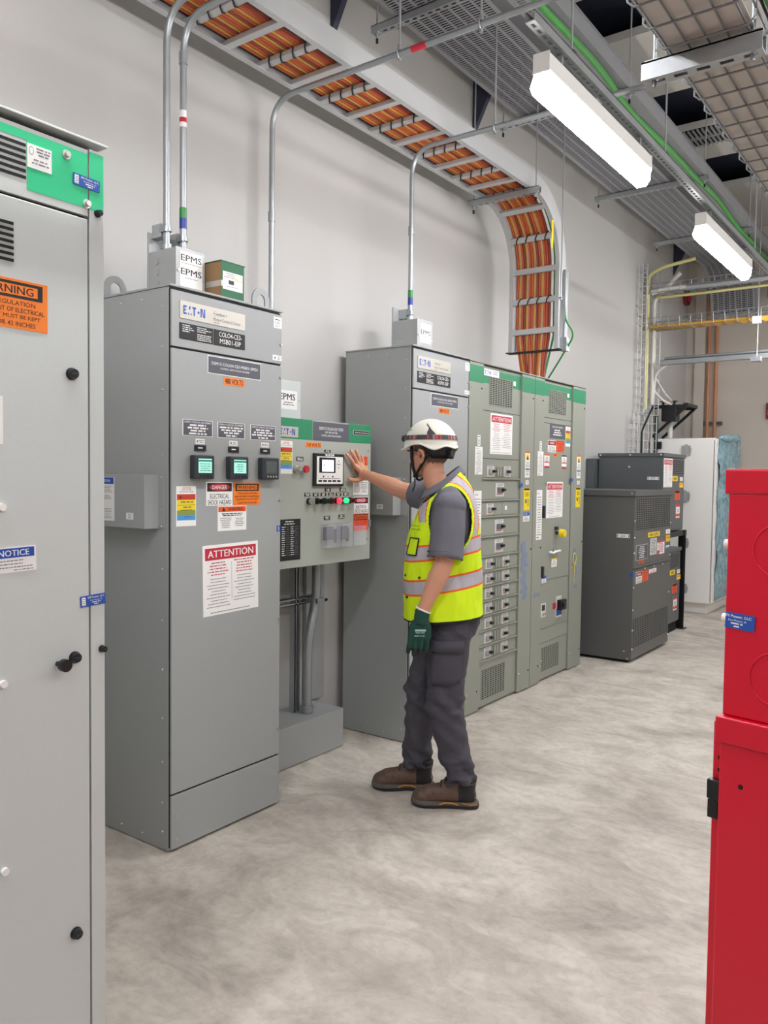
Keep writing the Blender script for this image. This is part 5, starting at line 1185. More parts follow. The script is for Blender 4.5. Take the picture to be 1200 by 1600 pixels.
M_SKIN = mat('skin', 'd79c80', 0.5, bump=.15, bscale=500, var=.06, vscale=25)
M_SKIN.node_tree.nodes['Principled BSDF'].inputs['Subsurface Weight'].default_value = .12
M_SKIN.node_tree.nodes['Principled BSDF'].inputs['Subsurface Radius'].default_value = (.012, .005, .003)
M_HAIR = mat('short_greying_hair', '83695a', 0.8, bump=.6, bscale=900, var=.25, vscale=300)
M_SHIRT = mat('grey_polo_fabric', '6d6c75', 0.85, bump=.35, bscale=900, var=.04, vscale=20)
M_PANTS = mat('charcoal_work_fabric', '484650', 0.8, bump=.3, bscale=800, var=.06, vscale=10)
M_HIVIZ = mat('hi_vis_yellow', 'dcfb08', 0.75, bump=.35, bscale=900, var=.03)
M_TAPES = mat('reflective_tape', 'b9b4bb', 0.5, bump=.25, bscale=700)
M_TAPEO = mat('hi_vis_orange_trim', 'f2641f', 0.7)
M_GLOVE = mat('green_knit_glove', '17483d', 0.75, bump=.6, bscale=700)
M_GLOVEP = mat('dark_glove_coating', '1a2a28', 0.6)
M_BOOT = mat('brown_boot_leather', '624c40', 0.55, bump=1.0, bscale=140, var=.2, vscale=40)
M_BOOTD = mat('dark_boot_fabric', '2b2a2c', 0.8, bump=.4, bscale=500)
M_SOLE = mat('grey_boot_sole', '615c59', 0.75, bump=.3, bscale=120)
M_SOLEY = mat('amber_sole_insert', 'd08a2e', 0.5)
M_HELM = mat('off_white_helmet', 'f1eee0', 0.35, bump=.04, bscale=60)

person = thing('person', 'worker in white helmet, yellow safety vest, grey shirt and trousers, hand on control panel', 'person', (-2.02, 3.25, 0))
fT = Vector((-.80, -.60, 0)); lT = Vector((.60, -.80, 0))
AX = Vector((-2.025, 3.269, 0))
def TP(s, l, z): return AX + fT * s + lT * l + Vector((0, 0, z))
HP = Vector((-2.108, 3.27, 0)); hF = Vector((-1, .03, 0)).normalized(); hL = Vector((-.03, -1, 0)).normalized()
def H_(s, l, z): return HP + hF * s + hL * l + Vector((0, 0, z))
HM = Matrix(((-hF.x, hL.x, 0), (-hF.y, hL.y, 0), (0, 0, 1)))   # columns: backwards, left, up
LSH = Vector((-1.912, 3.142, 1.415)); LEL = Vector((-1.905, 3.085, 1.155)); LWR = Vector((-1.975, 3.02, .935))
RSH = Vector((-2.135, 3.405, 1.43)); REL = Vector((-2.40, 3.452, 1.475)); RWR = Vector((-2.655, 3.512, 1.548))
# body: head, neck, torso core, arms, hands, legs in one surface
b = MB()
def blob(c, rx, ry, rz, M=None, seg=20, rings=14): b.ball(c, rx, ry, rz, M_SKIN, seg, rings, M)
blob(H_(-.012, 0, 1.688), .098, .077, .102, HM); blob(H_(.030, 0, 1.635), .066, .060, .075, HM); blob(H_(.050, 0, 1.585), .045, .045, .038, HM); blob(H_(.060, 0, 1.563), .026, .028, .022, HM)
b.tube([H_(.082, 0, 1.665), H_(.098, 0, 1.640), H_(.108, 0, 1.620), H_(.090, 0, 1.612)], .01, M_SKIN, 10, True, [.008, .011, .013, .011])
b.tube([H_(.078, -.014, 1.594), H_(.084, 0, 1.595), H_(.078, .014, 1.594)], .008, M_SKIN, 8, True, [.006, .009, .006])
b.tube([H_(.070, -.04, 1.685), H_(.088, -.02, 1.690), H_(.09, 0, 1.686), H_(.088, .02, 1.690), H_(.070, .04, 1.685)], .009, M_SKIN, 8)
for s in (1, -1):
    pts = [H_(-.004, s * .079, 1.612), H_(-.018, s * .088, 1.622), H_(-.034, s * .101, 1.642), H_(-.030, s * .104, 1.662), H_(-.010, s * .099, 1.672), H_(.006, s * .086, 1.662), H_(.006, s * .080, 1.650)]
    b.tube(pts, .006, M_SKIN, 8, True, [.008, .008, .0065, .0065, .0065, .006, .005]); blob(H_(-.008, s * .078, 1.650), .014, .008, .022, HM, 10, 8)
b.tube([H_(-.015, 0, 1.64), H_(-.018, 0, 1.58), H_(-.030, -.002, 1.53), TP(-.01, 0, 1.45)], .06, M_SKIN, 20, True, [.058, .054, .056, .066])
b.tube([TP(0, -.10, 1.45), TP(-.02, 0, 1.47), TP(-.02, .12, 1.44), LSH], .05, M_SKIN, 14, True, [.045, .06, .05, .045])
b.tube([TP(-.02, 0, 1.47), TP(0, -.10, 1.45), RSH], .05, M_SKIN, 14, True, [.06, .05, .045])
b.tube([TP(-.01, 0, 1.46), TP(0, 0, 1.25), TP(0, 0, 1.05), TP(-.01, 0, .92)], .1, M_SKIN, 20, True, [.08, .115, .11, .11])
def limb(pts, rad, n=7):
    P = []; R = []
    for i in range(len(pts) - 1):
        for k in range(n): P.append(pts[i].lerp(pts[i + 1], k / n)); R.append(rad[i] + (rad[i + 1] - rad[i]) * k / n)
    P.append(pts[-1]); R.append(rad[-1]); b.tube(P, .03, M_SKIN, 14, True, R)
def V3(*a): return Vector(a)
limb([LSH, LSH.lerp(LEL, .5), LEL, LEL.lerp(LWR, .30), LEL.lerp(LWR, .7), LWR], [.050, .049, .043, .046, .034, .028])
limb([RSH, RSH.lerp(REL, .5), REL, REL.lerp(RWR, .30), REL.lerp(RWR, .7), RWR], [.050, .047, .043, .045, .034, .0275])
# right hand, palm against the panel
PX = XP + .004
def hp(y, z, x=0.0): return Vector((PX + x, y, z))
limb([RWR, V3(PX + .045, 3.535, 1.555), hp(3.528, 1.570, .022)], [.0275, .028, .026], 4)
for (ky, kz, r0) in ((3.478, 1.600, .0125), (3.503, 1.612, .013), (3.528, 1.612, .0125), (3.55, 1.602, .0115)):
    b.tube([hp(3.545, 1.555, .032), hp((3.545 + ky) / 2, (1.555 + kz) / 2, .026), hp(ky, kz, .017)], .014, M_SKIN, 12, True, [.016, .016, r0])
fing = [((3.478, 1.600), (3.410, 1.668), .085, .0098), ((3.503, 1.612), (3.446, 1.688), .09, .0102), ((3.528, 1.612), (3.494, 1.690), .08, .0098), ((3.55, 1.602), (3.545, 1.662), .06, .0085)]
nails = []
for (k, tp, L, r) in fing:
    K = Vector(k); T = Vector(tp)
    a = hp(*K, .018); m1 = hp(*K.lerp(T, .42), .021); m2 = hp(*K.lerp(T, .74), .015); e = hp(*T, .010)
    b.tube([a, a.lerp(m1, .5), m1, m1.lerp(m2, .5), m2, m2.lerp(e, .6), e], r, M_SKIN, 12, True, [r * 1.12, r * 1.0, r * 1.05, r * .93, r * .98, r * .88, r * .55]); nails.append((m2.lerp(e, .72), (e - m2).normalized(), r))
b.tube([hp(3.555, 1.545, .028), hp(3.525, 1.530, .024), hp(3.490, 1.520, .020), hp(3.455, 1.522, .016), hp(3.43, 1.530, .012)], .012, M_SKIN, 12, True, [.018, .016, .0135, .012, .008])
# left hand inside the glove, legs inside the trousers
LH = Vector((-1.985, 3.015, .905))
limb([LWR, LWR.lerp(LH, .5), LH], [.028, .026, .022], 4)
LHIP = Vector((-1.945, 3.215, .90)); LKN = Vector((-1.955, 3.185, .49)); LAN = Vector((-1.885, 3.232, .11))
RHIP = Vector((-2.045, 3.345, .90)); RKN = Vector((-2.135, 3.265, .49)); RAN = Vector((-2.170, 3.290, .11))
limb([TP(0, .02, .95), LHIP, LKN, LKN.lerp(LAN, .35), Vector((-1.868, 3.249, .11))], [.09, .07, .05, .045, .028]); limb([TP(0, -.02, .95), RHIP, RKN, RKN.lerp(RAN, .35), Vector((-2.150, 3.309, .11))], [.09, .07, .05, .045, .028])
def skin_mat(c):
    q = c - HP; s = q.dot(hF); l = q.dot(hL); j = .008 * noise.noise(c * 90)
    if abs(l) > .0765 and -.05 < s < .012 and c.z < 1.69: return M_SKIN        # ears
    if c.z + j > 1.612 and s < -.022 and abs(l) < .2: return M_HAIR
    if c.z + j > 1.668 and s < .05 and abs(l) < .2: return M_HAIR
    return M_SKIN
body = voxel(b, .0036, 2, None, skin_mat, factor=.45).build('body', person, fix=False)
for sg in (1, -1):
    b = MB(); b.ball(H_(-.008, sg * .0885, 1.642), .007, .004, .010, mat('ear_shadow_skin', '8a4f3e', .6), 10, 6, HM); b.build('ear_canal_shade', body)  # dark skin-coloured ball paints the shade inside the ear
b = MB()
for c, d, r in nails[:4]:
    sd = d.cross(Vector((1, 0, 0))).normalized(); n = Vector((1, 0, 0)); p = c + n * (r * .80)
    b.add([p - d * .005 - sd * r * .5, p + d * .006 - sd * r * .45, p + d * .006 + sd * r * .45, p - d * .005 + sd * r * .5], [(0, 1, 2, 3)], mat('nail', 'e6b8a4', .35))
b.build('fingernails', body)

# shirt
b = MB()
def tring(z, f_, bk, hw, sh=0.0): return (z, f_, bk, hw, sh)
prof = [(.88, .170, .180, .205), (1.0, .172, .176, .192), (1.1, .172, .172, .183), (1.2, .165, .165, .182), (1.27, .150, .158, .184), (1.33, .128, .152, .180), (1.39, .105, .145, .170), (1.44, .085, .135, .155), (1.48, .070, .124, .132), (1.51, .062, .110, .108), (1.54, .056, .088, .086), (1.565, .05, .070, .074), (1.59, .045, .052, .064)]
def prof_at(z):
    if z <= prof[0][0]: return prof[0][1:]
    for a, c in zip(prof, prof[1:]):
        if z <= c[0]:
            t_ = (z - a[0]) / (c[0] - a[0]); return tuple(a[i] + (c[i] - a[i]) * t_ for i in (1, 2, 3))
    return prof[-1][1:]
def surf(th, z, off=0.0):
    f_, bk, hw = prof_at(z); c, s = math.cos(th), math.sin(th); e = .82
    cs = math.copysign(abs(c) ** e, c); ss = math.copysign(abs(s) ** e, s)
    return TP((cs * ((f_ + off) if c > 0 else (bk + off))), ss * (hw + off), z)
rows = [[surf(2 * PI * k / 40, .93 + i * .02, -.014) for k in range(40)] for i in range(31)]
rows = rows[:29]; b.grid(rows, M_SHIRT, closed=True); b.add(rows[0], [list(range(40))], M_SHIRT); b.add(rows[-1], [list(range(40))], M_SHIRT)
def sleeve(A, B, r0, r1, r2):
    P = [A.lerp(B, k / 6) for k in range(7)]; b.tube(P, r0, M_SHIRT, 20, True, [r0 + (r1 - r0) * min(1, k / 3) if k < 3 else r1 + (r2 - r1) * (k - 3) / 3 for k in range(7)])
LSE = LSH.lerp(LEL, .90) + Vector((.002, 0, 0)); sleeve(LSH, LSE, .066, .078, .083); b.ball(LSH + Vector((0, 0, .0)), .072, .072, .066, M_SHIRT, 18, 12)
b.tube([TP(-.02, 0, 1.47), TP(-.02, .08, 1.465), LSH], .06, M_SHIRT, 16, True, [.055, .055, .06])
RSE = RSH.lerp(REL, .62); sleeve(RSH, RSE, .066, .070, .072); b.ball(RSH, .07, .07, .066, M_SHIRT, 18, 12); b.tube([TP(-.02, 0, 1.46), RSH], .06, M_SHIRT, 16, True, [.07, .06])
def folds(amp, fx, fz, seed):
    def f(c, n):
        p = Vector((c.x * fx + seed, c.y * fx, c.z * fz)); a = noise.noise(p); c2 = noise.noise(p * 2.3 + Vector((7, 1, 3)))
        return amp * ((1 - abs(a) * 2.2) * .6 + c2 * .5)
    return f
M_SHIRTD = mat('dark_grey_sleeve', '2c2d33', 0.85, bump=.3, bscale=900)
shirt = voxel(b, .006, 3, folds(.006, 9, 5, 1), lambda c: M_SHIRT, None).build('shirt', person, fix=False, label='grey short sleeved polo shirt')
# hem seam of the sleeve and the collar
b = MB(); d = (LEL - LSH).normalized(); x_ = d.orthogonal().normalized(); y_ = d.cross(x_)
for q, rr in ((.0, .082), (-.022, .082)): b.tube([LSE + d * q + (x_ * math.cos(a_ * PI / 16) + y_ * math.sin(a_ * PI / 16)) * rr for a_ in range(33)], .0022, M_SHIRT, 6)
b.build('sleeve_hem', shirt)
b = MB(); rows = []
for i in range(5):
    row = []
    for k in range(33):
        th = PI * .16 + (2 * PI - PI * .32) * k / 32; rr = .062 + i * .008; c, s = math.cos(th), math.sin(th)
        row.append(TP(.006 + c * (rr + .012) + (.02 if c > 0 else 0) * c, s * rr, 1.515 - c * .064 + (.016 if i < 2 else .016 - (i - 1) * .013)))
    rows.append(row)
b.grid(rows, M_SHIRT); col_ = b.build('collar', shirt, fix=False); md = col_.o.modifiers.new('s', 'SOLIDIFY'); md.thickness = .004

# safety vest
def elr(s, z): return math.hypot((s + .018) / .100, (z - 1.350) / .150)
b = MB(); NZ = 150; NT = 180; rows = []
def voff(th, z): 
    c = math.cos(th)
    return .012 + .006 * noise.noise(Vector((math.cos(th) * 3, math.sin(th) * 3, z * 7))) + .003 * noise.noise(Vector((math.cos(th) * 9, math.sin(th) * 9 + 3, z * 18)))
z0v, z1v = .882, 1.592
for i in range(NZ + 1):
    row = []
    for k in range(NT):
        th = 2 * PI * k / NT; z = z0v + (z1v - z0v) * i / NZ
        s_ = surf(th, z).dot(fT) - AX.dot(fT); zz = z - .19 * s_ * max(0, min(1, (1.42 - z) / .12)) * min(1, .35 + (z - z0v) / .12)
        p = surf(th, zz, voff(th, zz)); row.append(p)
    rows.append(row)
V = [p for r in rows for p in r]
groups = {}
for i in range(NZ):
    for k in range(NT):
        k2 = (k + 1) % NT; f = (i * NT + k, i * NT + k2, (i + 1) * NT + k2, (i + 1) * NT + k)
        c = sum((V[j] for j in f), Vector()) / 4; q = c - AX; s = q.dot(fT); l = q.dot(lT); z = c.z
        if abs(l) > .085 and elr(s, z) < 1.0: continue
        if z > 1.556 - .87 * (s + .056): continue
        if s > 0 and abs(l) < (z - 1.30) * .42 and z > 1.30: continue
        zt = z0v + (z1v - z0v) * (i + .5) / NZ; m = M_HIVIZ
        if abs(l) > .04 and z > (1.335 if s > 0 else 1.245) and 1.10 < elr(s, z) < 1.40: m = M_TAPEO if (elr(s, z) < 1.135 or elr(s, z) > 1.365) else M_TAPES
        for cc in (1.213, 1.056):
            dz = abs(zt - cc)
            if dz < .038: m = M_TAPEO if dz > .029 else M_TAPES
        if i < 2 or (abs(l) > .085 and elr(s, z) < 1.07): m = M_BLACK if i < 2 else M_HIVIZ
        groups.setdefault(m.name, (m, []))[1].append(f)
for m, fs in groups.values():
    pass
b.v = V
for m, fs in groups.values():
    k = b.mi(m)
    for f in fs: b.f.append(list(f)); b.m.append(k); b.sm.append(True)
vest = b.build('safety_vest', person, fix=False, label='yellow hi-vis vest with silver and orange bands')
md = vest.o.modifiers.new('s', 'SOLIDIFY'); md.thickness = .0035; md.offset = 0
def on_vest(th0, th1, z0, z1, n, m, off, name, parent, frame=None):
    b = MB(); rows = [[surf(th0 + (th1 - th0) * k / n, z0 + (z1 - z0) * i / n, .012 + off + .006 * noise.noise(Vector((math.cos(th0 + (th1 - th0) * k / n) * 3, math.sin(th0 + (th1 - th0) * k / n) * 3, (z0 + (z1 - z0) * i / n) * 7)))) for k in range(n + 1)] for i in range(n + 1)]
    b.grid(rows, m)
    if frame:
        for e in (rows[0], rows[-1], [r[0] for r in rows], [r[-1] for r in rows]): b.tube(e, .0032, frame, 6)
    return b.build(name, parent, fix=False)
on_vest(.40, .82, 1.185, 1.262, 6, M_HIVIZ, .009, 'badge_pocket', vest, M_BLACK)
b = MB()
for th, z in ((.35, 1.085), (.95, 1.085), (.45, .985)):
    p = surf(th, z, .018); b.ball(p, .006, .006, .006, M_BLACK, 10, 6)
b.build('snap_buttons', vest)
Fv = Face(surf(.62, 1.31, .022), lT * .75 - fT * .65, Vector((0, 0, 1)))
b = MB(); lines(b, Fv, -.035, .035, .012, 2, .017, .005, mat('vest_print', 'a5a82c', .7), .001, 4, 'l', .7); b.build('print', vest, fix=False)

# trousers
b = MB()
def leg(pts, rad, n=8):
    P = []; R = []
    for i in range(len(pts) - 1):
        for k in range(n): P.append(pts[i].lerp(pts[i + 1], k / n)); R.append(rad[i] + (rad[i + 1] - rad[i]) * k / n)
    P.append(pts[-1]); R.append(rad[-1]); b.tube(P, .03, M_PANTS, 22, True, R)
leg([LHIP + Vector((.012, .0, .03)), LHIP.lerp(LKN, .45) + Vector((.004, .0, 0)), LKN, LKN.lerp(LAN, .5), LAN + Vector((.004, 0, .012))], [.098, .098, .086, .076, .070])
leg([RHIP + Vector((0, 0, .03)), RHIP.lerp(RKN, .45), RKN, RKN.lerp(RAN, .5), RAN + Vector((-.005, 0, .012))], [.098, .095, .080, .072, .068])
b.ball(TP(-.025, 0, .92), .165, .135, .12, M_PANTS, 24, 14, Matrix(((lT.x, fT.x, 0), (lT.y, fT.y, 0), (0, 0, 1))))
b.ball(TP(-.075, .06, .88), .10, .10, .11, M_PANTS, 18, 12); b.ball(TP(-.075, -.06, .88), .10, .10, .11, M_PANTS, 18, 12)
# cargo pocket on the near thigh
def pf(c, n):
    p = Vector((c.x * 7, c.y * 7, c.z * 13)); a = noise.noise(p + Vector((3, 3, 3))); q = Vector((c.x * 16, c.y * 16, c.z * 26)); a2 = noise.noise(q)
    k = 0.4 + 1.0 * math.exp(-((c.z - .50) / .10) ** 2) + 1.7 * math.exp(-((c.z - .14) / .08) ** 2) + .6 * math.exp(-((c.z - .84) / .06) ** 2)
    diag = math.sin((c.z * 1.0 + (c.x + c.y) * .6) * 62 + 3 * noise.noise(c * 5))
    a3 = noise.noise(Vector((c.x * 26, c.y * 26, c.z * 44))); return .011 * k * ((1 - abs(a) * 2.6) * .6 + a2 * .6 + a3 * .35) - .004 * k + .0035 * k * diag
trousers = voxel(b, .0052, 2, pf, None, [M_PANTS]).build('trousers', person, fix=False)
b = MB(); fo = Face(Vector((-1.92, 3.105, .72)), fT * -1, Vector((0, 0, 1)))
rows = []
for i in range(7):
    row = []
    for k in range(9):
        z = .60 + .17 * i / 6; a = -.9 + 1.5 * k / 8; c0 = LHIP.lerp(LKN, (.93 - z) / .44); r = .108 - (.93 - z) * .03 + .004
        dirv = (lT * math.cos(a) - fT * math.sin(a)); row.append(Vector((c0.x, c0.y, z)) + dirv * (r + .004 * noise.noise(Vector((a * 2, z * 20, 1)))))
    rows.append(row)
b.grid(rows, M_PANTS); pk = b.build('cargo_pocket', trousers, fix=False); md = pk.o.modifiers.new('s', 'SOLIDIFY'); md.thickness = .005
b = MB(); b.grid([[p + Vector((0, 0, .030)) + (p - AX - Vector((0, 0, p.z))).normalized() * .004 for p in rows[-1]], [p + Vector((0, 0, -.022)) + (p - AX - Vector((0, 0, p.z))).normalized() * .007 for p in rows[-1]]], M_PANTS); fl = b.build('pocket_flap', trousers, fix=False); md = fl.o.modifiers.new('s', 'SOLIDIFY'); md.thickness = .004
b = MB(); pq = rows[-1][1]; b.box(pq.x - .008, pq.x + .008, pq.y - .008, pq.y + .008, .742, .758, M_BLACKM); b.build('pocket_tab', trousers)

# boots
def boot(heel, toe, lb):
    heel = Vector(heel); toe = Vector(toe); f = (toe - heel).normalized(); l = Vector((-f.y, f.x, 0)); L = (toe - heel).length
    def P(s, w, z): return heel + f * (s * L) + l * w + Vector((0, 0, z))
    M = Matrix(((f.x, l.x, 0), (f.y, l.y, 0), (0, 0, 1)))
    b = MB()
    b.tube([P(.13, 0, .05), P(.25, 0, .062), P(.42, 0, .066), P(.60, 0, .060), P(.78, 0, .052), P(.90, 0, .045)], .04, M_BOOT, 20, True, [.040, .043, .046, .046, .044, .030])
    b.ball(P(.17, 0, .055), .045, .040, .045, M_BOOT, 16, 12, M); b.ball(P(.83, 0, .042), .052, .048, .040, M_BOOT, 18, 12, M)
    b.tube([P(.20, 0, .05), P(.20, 0, .10), P(.19, 0, .15)], .05, M_BOOT, 20, True, [.045, .050, .054]); b.tube([P(.24, 0, .13), P(.36, 0, .105), P(.52, 0, .085)], .04, M_BOOT, 16, True, [.044, .040, .036])
    def mf(c):
        s = (c - heel).dot(f) / L
        return M_BOOTD if (s < .30 and c.z > .035 and c.z < .12 and s > .06) or c.z > .125 else M_BOOT
    up = voxel(b, .0055, 3, lambda c, n: .0012 * noise.noise(c * 60) if c.z > .02 else 0, mf).build('boot', person, fix=False, label=lb)
    out = [(.0, .014), (.012, .026), (.035, .035), (.12, .044), (.30, .041), (.48, .042), (.65, .052), (.80, .056), (.92, .046), (.99, .024), (1.01, 0)]
    pts = [(s, w) for s, w in out] + [(s, -w) for s, w in out[::-1][1:]] + [(-.006, 0)]
    def layer(z0, z1, g0, g1, m, lo=None):
        bb = MB(); n = len(pts)
        Vv = [P(s + (s - .5) * g0 * 2, w * .94 * (1 + g0 * 4), z0 if not lo else lo(s)) for s, w in pts] + [P(s + (s - .5) * g1 * 2, w * .94 * (1 + g1 * 4), z1 + (.010 * max(0, (s - .8) / .2) if z1 > .03 else 0)) for s, w in pts]
        bb.add(Vv, [list(range(n)), list(range(2 * n - 1, n - 1, -1))] + [(i, i + n, (i + 1) % n + n, (i + 1) % n) for i in range(n)], m); return bb
    so = layer(.001, .014, 0, .008, M_BOOTD, lambda s: .001 + .012 * max(0, (s - .86) / .15)).build('outsole', up, bevel=.002)
    layer(.0142, .031, .006, -.006, M_SOLE).build('midsole', up, bevel=.004)
    bb = MB()
    for sgn in (1, -1):
        bb.tube([P(.30, sgn * .0415, .020), P(.38, sgn * .0420, .028), P(.50, sgn * .0440, .030), P(.58, sgn * .0470, .021)], .0035, M_SOLEY, 6); bb.tube([P(.03, sgn * .0370, .026), P(.12, sgn * .0440, .024), P(.24, sgn * .0425, .030)], .0022, M_SOLEY, 6)
    bb.build('sole_insert', up)
    bb = MB()
    for i in range(5):
        s = .34 + i * .062; z = .158 - i * .0150
        bb.tube([P(s, .030, z - .014), P(s + .02, .012, z + .002), P(s + .03, -.012, z + .002), P(s + .045, -.030, z - .014)], .0034, M_BOOTD, 6); bb.tube([P(s, -.030, z - .014), P(s + .02, -.012, z + .004), P(s + .03, .012, z + .004), P(s + .045, .030, z - .014)], .0028, mat('lace_tan', '4a3d33', .8), 6)
    bb.build('laces', up)
    bb = MB(); bb.tube([P(.60 + .005 * k * k, .0115 * k, .1035 - .0022 * k * k) for k in range(-4, 5)], .0018, M_BOOTD, 6); bb.tube([P(.80 - .004 * k * k, .012 * k, .0900 - .0030 * k * k) for k in range(-3, 4)], .0016, M_BOOTD, 6); bb.build('seam', up)
    return up
boot((-1.815, 3.280, 0), (-2.085, 3.120, 0), 'brown leather work boot, left foot'); boot((-2.100, 3.345, 0), (-2.352, 3.165, 0), 'brown leather work boot, right foot')

# glove on the left hand: back of the hand to the camera, fingers pointing down
b = MB(); gd = Vector((-.10, -.05, -1)).normalized(); gw = Vector((-.80, -.60, 0)); gn = gd.cross(gw).normalized()
if gn.y > 0: gn = -gn
W0 = LWR
def G_(a, w, n=0.0): return W0 + gd * a * 1.12 + gw * w * 1.16 + gn * n
b.tube([W0 - gd * .005 - (LWR - LEL).normalized() * .005, G_(.02, 0), G_(.045, .0)], .034, M_GLOVE, 16, True, [.035, .034, .034])
for w, r in ((.030, .017), (.010, .019), (-.012, .019), (-.032, .017)): b.tube([G_(.035, w * .5), G_(.06, w * .85, .004), G_(.095, w, .004), G_(.112, w * 1.02, .0)], r, M_GLOVE, 12, True, [r, r * 1.1, r * 1.02, r * .8])
for w, L, r in ((.034, .066, .0108), (.0115, .078, .0112), (-.0115, .074, .0110), (-.034, .058, .0100)):
    b.tube([G_(.105, w, .002), G_(.105 + L * .35, w * 1.03, .003), G_(.105 + L * .7, w * 1.04, -.004), G_(.105 + L * .93, w * 1.0, -.012), G_(.105 + L, w * .98, -.016)], r, M_GLOVE, 12, True, [r * 1.1, r * 1.03, r, r * .9, r * .6])
b.tube([G_(.04, .022, -.014), G_(.065, .030, -.026), G_(.095, .032, -.034), G_(.120, .028, -.038), G_(.135, .024, -.040)], .013, M_GLOVE, 12, True, [.016, .015, .0135, .012, .008])
glove = voxel(b, .0034, 2, lambda c, n: .0012 * noise.noise(c * 45), lambda c: M_GLOVEP if (c - W0).dot(gd) > .165 or (c - W0).dot(gn) < -.018 else M_GLOVE).build('glove', person, fix=False, label='green work glove on the left hand')
b = MB(); c0 = W0 - (LWR - LEL).normalized() * .012; dd_ = (LWR - LEL).normalized(); x_ = dd_.orthogonal().normalized(); y_ = dd_.cross(x_)
b.tube([c0 + (x_ * math.cos(a_ * PI / 14) + y_ * math.sin(a_ * PI / 14)) * .0335 for a_ in range(29)], .004, M_WHITE, 8); b.build('cuff_band', glove)
Fg = Face(G_(.075, 0, .025), -gw if (-gw).dot(Vector((.8, .6, 0))) > 0 else gw, -gd); 
b = MB(); n0 = .0 
if Fg.n.dot(gn) < 0: Fg = Face(Fg.o, -Fg.u, Fg.v)
for i, (w, h) in enumerate(((.05, .010), (.045, .004), (.05, .004))): lines(b, Fg, -w / 2, w / 2, .012 - i * .014, 1, .01, h, mat('glove_print', '9fc4bd', .6), .001, i, 'c', .9)
b.build('print', glove, fix=False)

# helmet with strap, lamp, knob and chin strap
HC0 = H_(-.004, 0, 0); HZ = 1.695
def helm(th, ph, off=0.0, a=.134, bb_=.112, h=.128):
    c, s = math.cos(th), math.sin(th); r = math.cos(ph)
    return HC0 + hF * (c * (a + off) * r) + hL * (s * (bb_ + off) * r) + Vector((0, 0, HZ + (h + off) * math.sin(ph)))
def rimz(th):
    # rim dips over the ears and towards the front, arches over the temples
    d = abs(math.degrees(math.atan2(math.sin(th), math.cos(th)))); K = ((0, -.010), (40, -.013), (92, .013), (128, -.016), (154, .001), (180, -.008))
    for (a, u), (c, v) in zip(K, K[1:]):
        if d <= c:
            t_ = (d - a) / (c - a); t_ = t_ * t_ * (3 - 2 * t_); return u + (v - u) * t_
    return -.008
b = MB(); rows = []; NT = 96
for i in range(27):
    row = []
    for k in range(NT):
        th = 2 * PI * k / NT
        if i < 3:
            fl = (2 - i) * .5; out = .006 * fl + (.018 * fl * max(0, math.cos(th)) ** 3); p = helm(th, 0.0, out); p.z = HZ + rimz(th) * (1 - i * .15) - fl * .008; 
        else: ph = (PI / 2) * ((i - 3) / 23) ** .95 + .02; ph = min(ph, PI / 2); p = helm(th, ph)
        if i >= 3:
            rdg = .003 * max(0, math.cos((math.atan2(math.sin(th), math.cos(th))) * 0)) * 0
        row.append(p)
    rows.append(row)
b.grid(rows, M_HELM, closed=True); helmet = b.build('helmet', person, fix=True, label='scuffed white climbing-style safety helmet'); md = helmet.o.modifiers.new('s', 'SOLIDIFY'); md.thickness = .004; md.offset = -1
def band(ph0, ph1, th0, th1, off, m, name, n=60, pcs=None):
    b = MB(); rows = [[helm(th0 + (th1 - th0) * k / n, ph, off) for k in range(n + 1)] for ph in (ph0, (ph0 + ph1) / 2, ph1)]
    if pcs:
        for k in range(n): b.grid([[r[k], r[k + 1]] for r in rows], pcs[(k * 7 // 5) % len(pcs)] if (k // 4) % 3 else m)
    else: b.grid(rows, m)
    return b.build(name, helmet, fix=False)
M_STRAP = mat('strap_grey', '45454d', .7); M_STRAPR = mat('strap_red', 'b8473d', .7); M_STRAPL = mat('strap_light', '8a8790', .7)
sb_ = band(.19, .36, 0, 2 * PI, .004, M_STRAP, 'lamp_strap', 90, [M_STRAP, M_STRAPR, M_STRAP, M_STRAPL, M_STRAPR])
b = MB(); p = helm(0, .27, .012)
b.ball(p, .020, .026, .020, M_BLACK, 16, 10); b.cyl(p, p + hF * .022, .016, M_BLACK, 16); b.cyl(p + hF * .0221, p + hF * .024, .013, M_SILVER, 16); b.build('headlamp', helmet)
for sgn in (1, -1):
    b = MB(); Q = [(1.95, .36), (2.30, .38), (2.12, .58), (1.86, .92)]; b.add([helm(sgn * t_, p_, .0035) for t_, p_ in Q], [(0, 1, 2, 3)], M_STRAP); b.build('vent_slot', helmet, fix=False)
Fh = Face(helm(.95, .58, .004), (helm(1.2, .55) - helm(.7, .55)).normalized(), (helm(.95, .7) - helm(.95, .5)).normalized())
b = MB(); lines(b, Fh, -.035, .035, .004, 1, .01, .006, M_INKG, .001, 3, 'l', .9); b.build('print', helmet, fix=False)
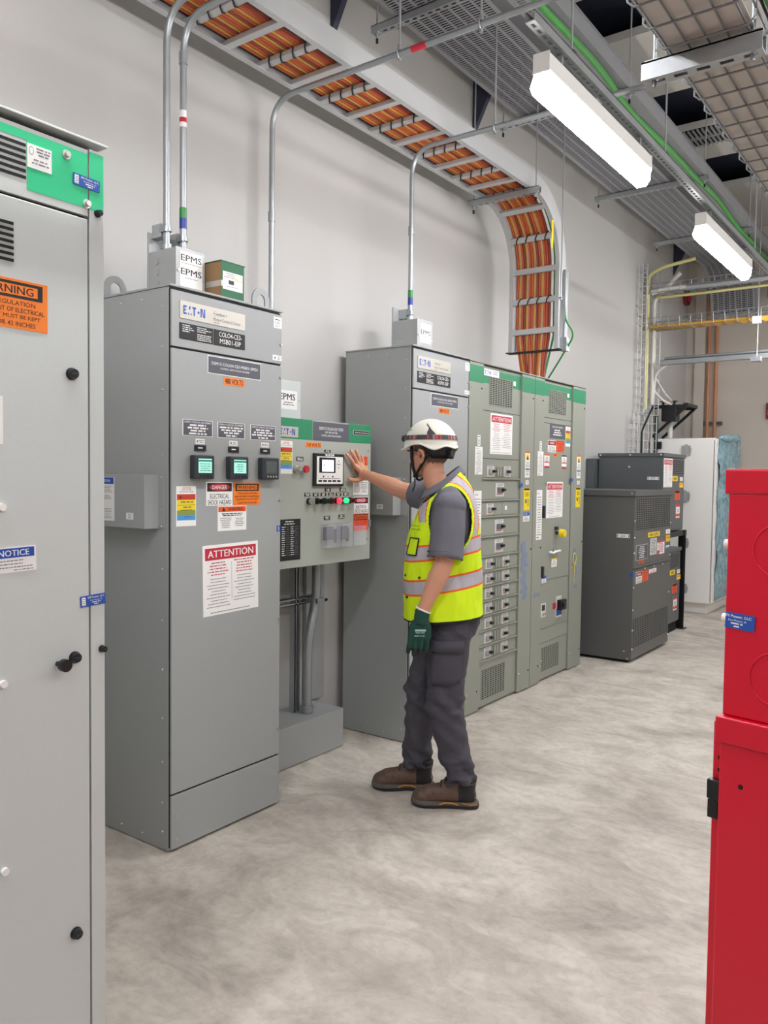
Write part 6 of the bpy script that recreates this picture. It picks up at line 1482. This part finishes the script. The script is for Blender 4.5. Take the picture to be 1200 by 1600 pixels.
# suspension, knob, straps
b = MB(); rows = []
for z, o in ((HZ - .002, -.010), (HZ - .018, -.012), (HZ - .030, -.014), (HZ - .062, -.024)):
    row = []
    for k in range(41):
        th = PI * .56 + (PI * .88) * k / 40; e = 1 if z > HZ - .03 else 1
        p = helm(th, 0, o); p.z = z + (0 if abs(th - PI) < 1.0 else (HZ - z) * min(1, (abs(th - PI) - 1.0) * 2)); row.append(p)
    rows.append(row)
b.grid(rows, M_BLACK); sp = b.build('suspension', helmet, fix=False); md = sp.o.modifiers.new('s', 'SOLIDIFY'); md.thickness = .006
b = MB(); p = helm(PI * .93, 0, -.008); p.z = HZ - .040; dv = (p - HC0); dv.z = 0; dv.normalize(); b.cyl(p, p + dv * .018, .017, M_BLACK, 20); b.cyl(p + dv * .018, p + dv * .021, .014, M_BEZEL, 20); b.build('adjuster_knob', helmet)
def ribbon(pts, w, m, name, parent, seg=8):
    b = MB(); b.tube(pts, w, m, seg); return b.build(name, parent)
CH = H_(.058, .030, 1.540)
for sgn in (1, -1):
    e = H_(.056, sgn * .038, 1.552)
    ribbon([H_(.058, sgn * .070, 1.690), H_(.060, sgn * .066, 1.64), H_(.060, sgn * .055, 1.59), e], .0078, M_BLACK, 'chin_strap', helmet)
    ribbon([H_(-.075, sgn * .078, 1.672), H_(-.035, sgn * .082, 1.635), H_(.012, sgn * .066, 1.585), e], .0078, M_BLACK, 'chin_strap', helmet)
ribbon([H_(.056, .038, 1.552), H_(.058, .02, 1.534), H_(.06, 0, 1.530), H_(.058, -.02, 1.534), H_(.056, -.038, 1.552)], .007, M_BLACK, 'chin_strap', helmet)
b = MB(); b.box(CH.x - .010, CH.x + .010, CH.y - .012, CH.y + .004, CH.z, CH.z + .028, M_BLACK); b.build('buckle', helmet, bevel=.002)
b = MB(); b.tube([H_(.05, .05, 1.535), H_(.045, .06, 1.50), H_(.05, .07, 1.475)], .004, M_BLACK, 6); b.build('strap_end', helmet)
# glasses
b = MB()
for sgn in (1, -1):
    b.tube([H_(.094, sgn * .056, 1.672), H_(.05, sgn * .079, 1.671), H_(.0, sgn * .086, 1.668)], .0032, M_BLACK, 6); b.tube([H_(.0, sgn * .086, 1.668), H_(-.03, sgn * .083, 1.664), H_(-.05, sgn * .081, 1.652)], .003, M_REDL, 6); b.tube([H_(.088, sgn * .058, 1.668), H_(.065, sgn * .072, 1.667)], .0042, M_REDL, 6)
gl = b.build('safety_glasses', person, label='clear safety glasses with red and black temples')
b = MB(); rows = [[H_(.108 - .000 - .5 * (a_ / 8.0) ** 2 * .07, .007 * a_, z) for a_ in range(-8, 9)] for z in (1.640, 1.66, 1.685)]
b.grid(rows, M_CLEAR); b.build('lens', gl, fix=False)
# ---------------------------------------------------------------- end
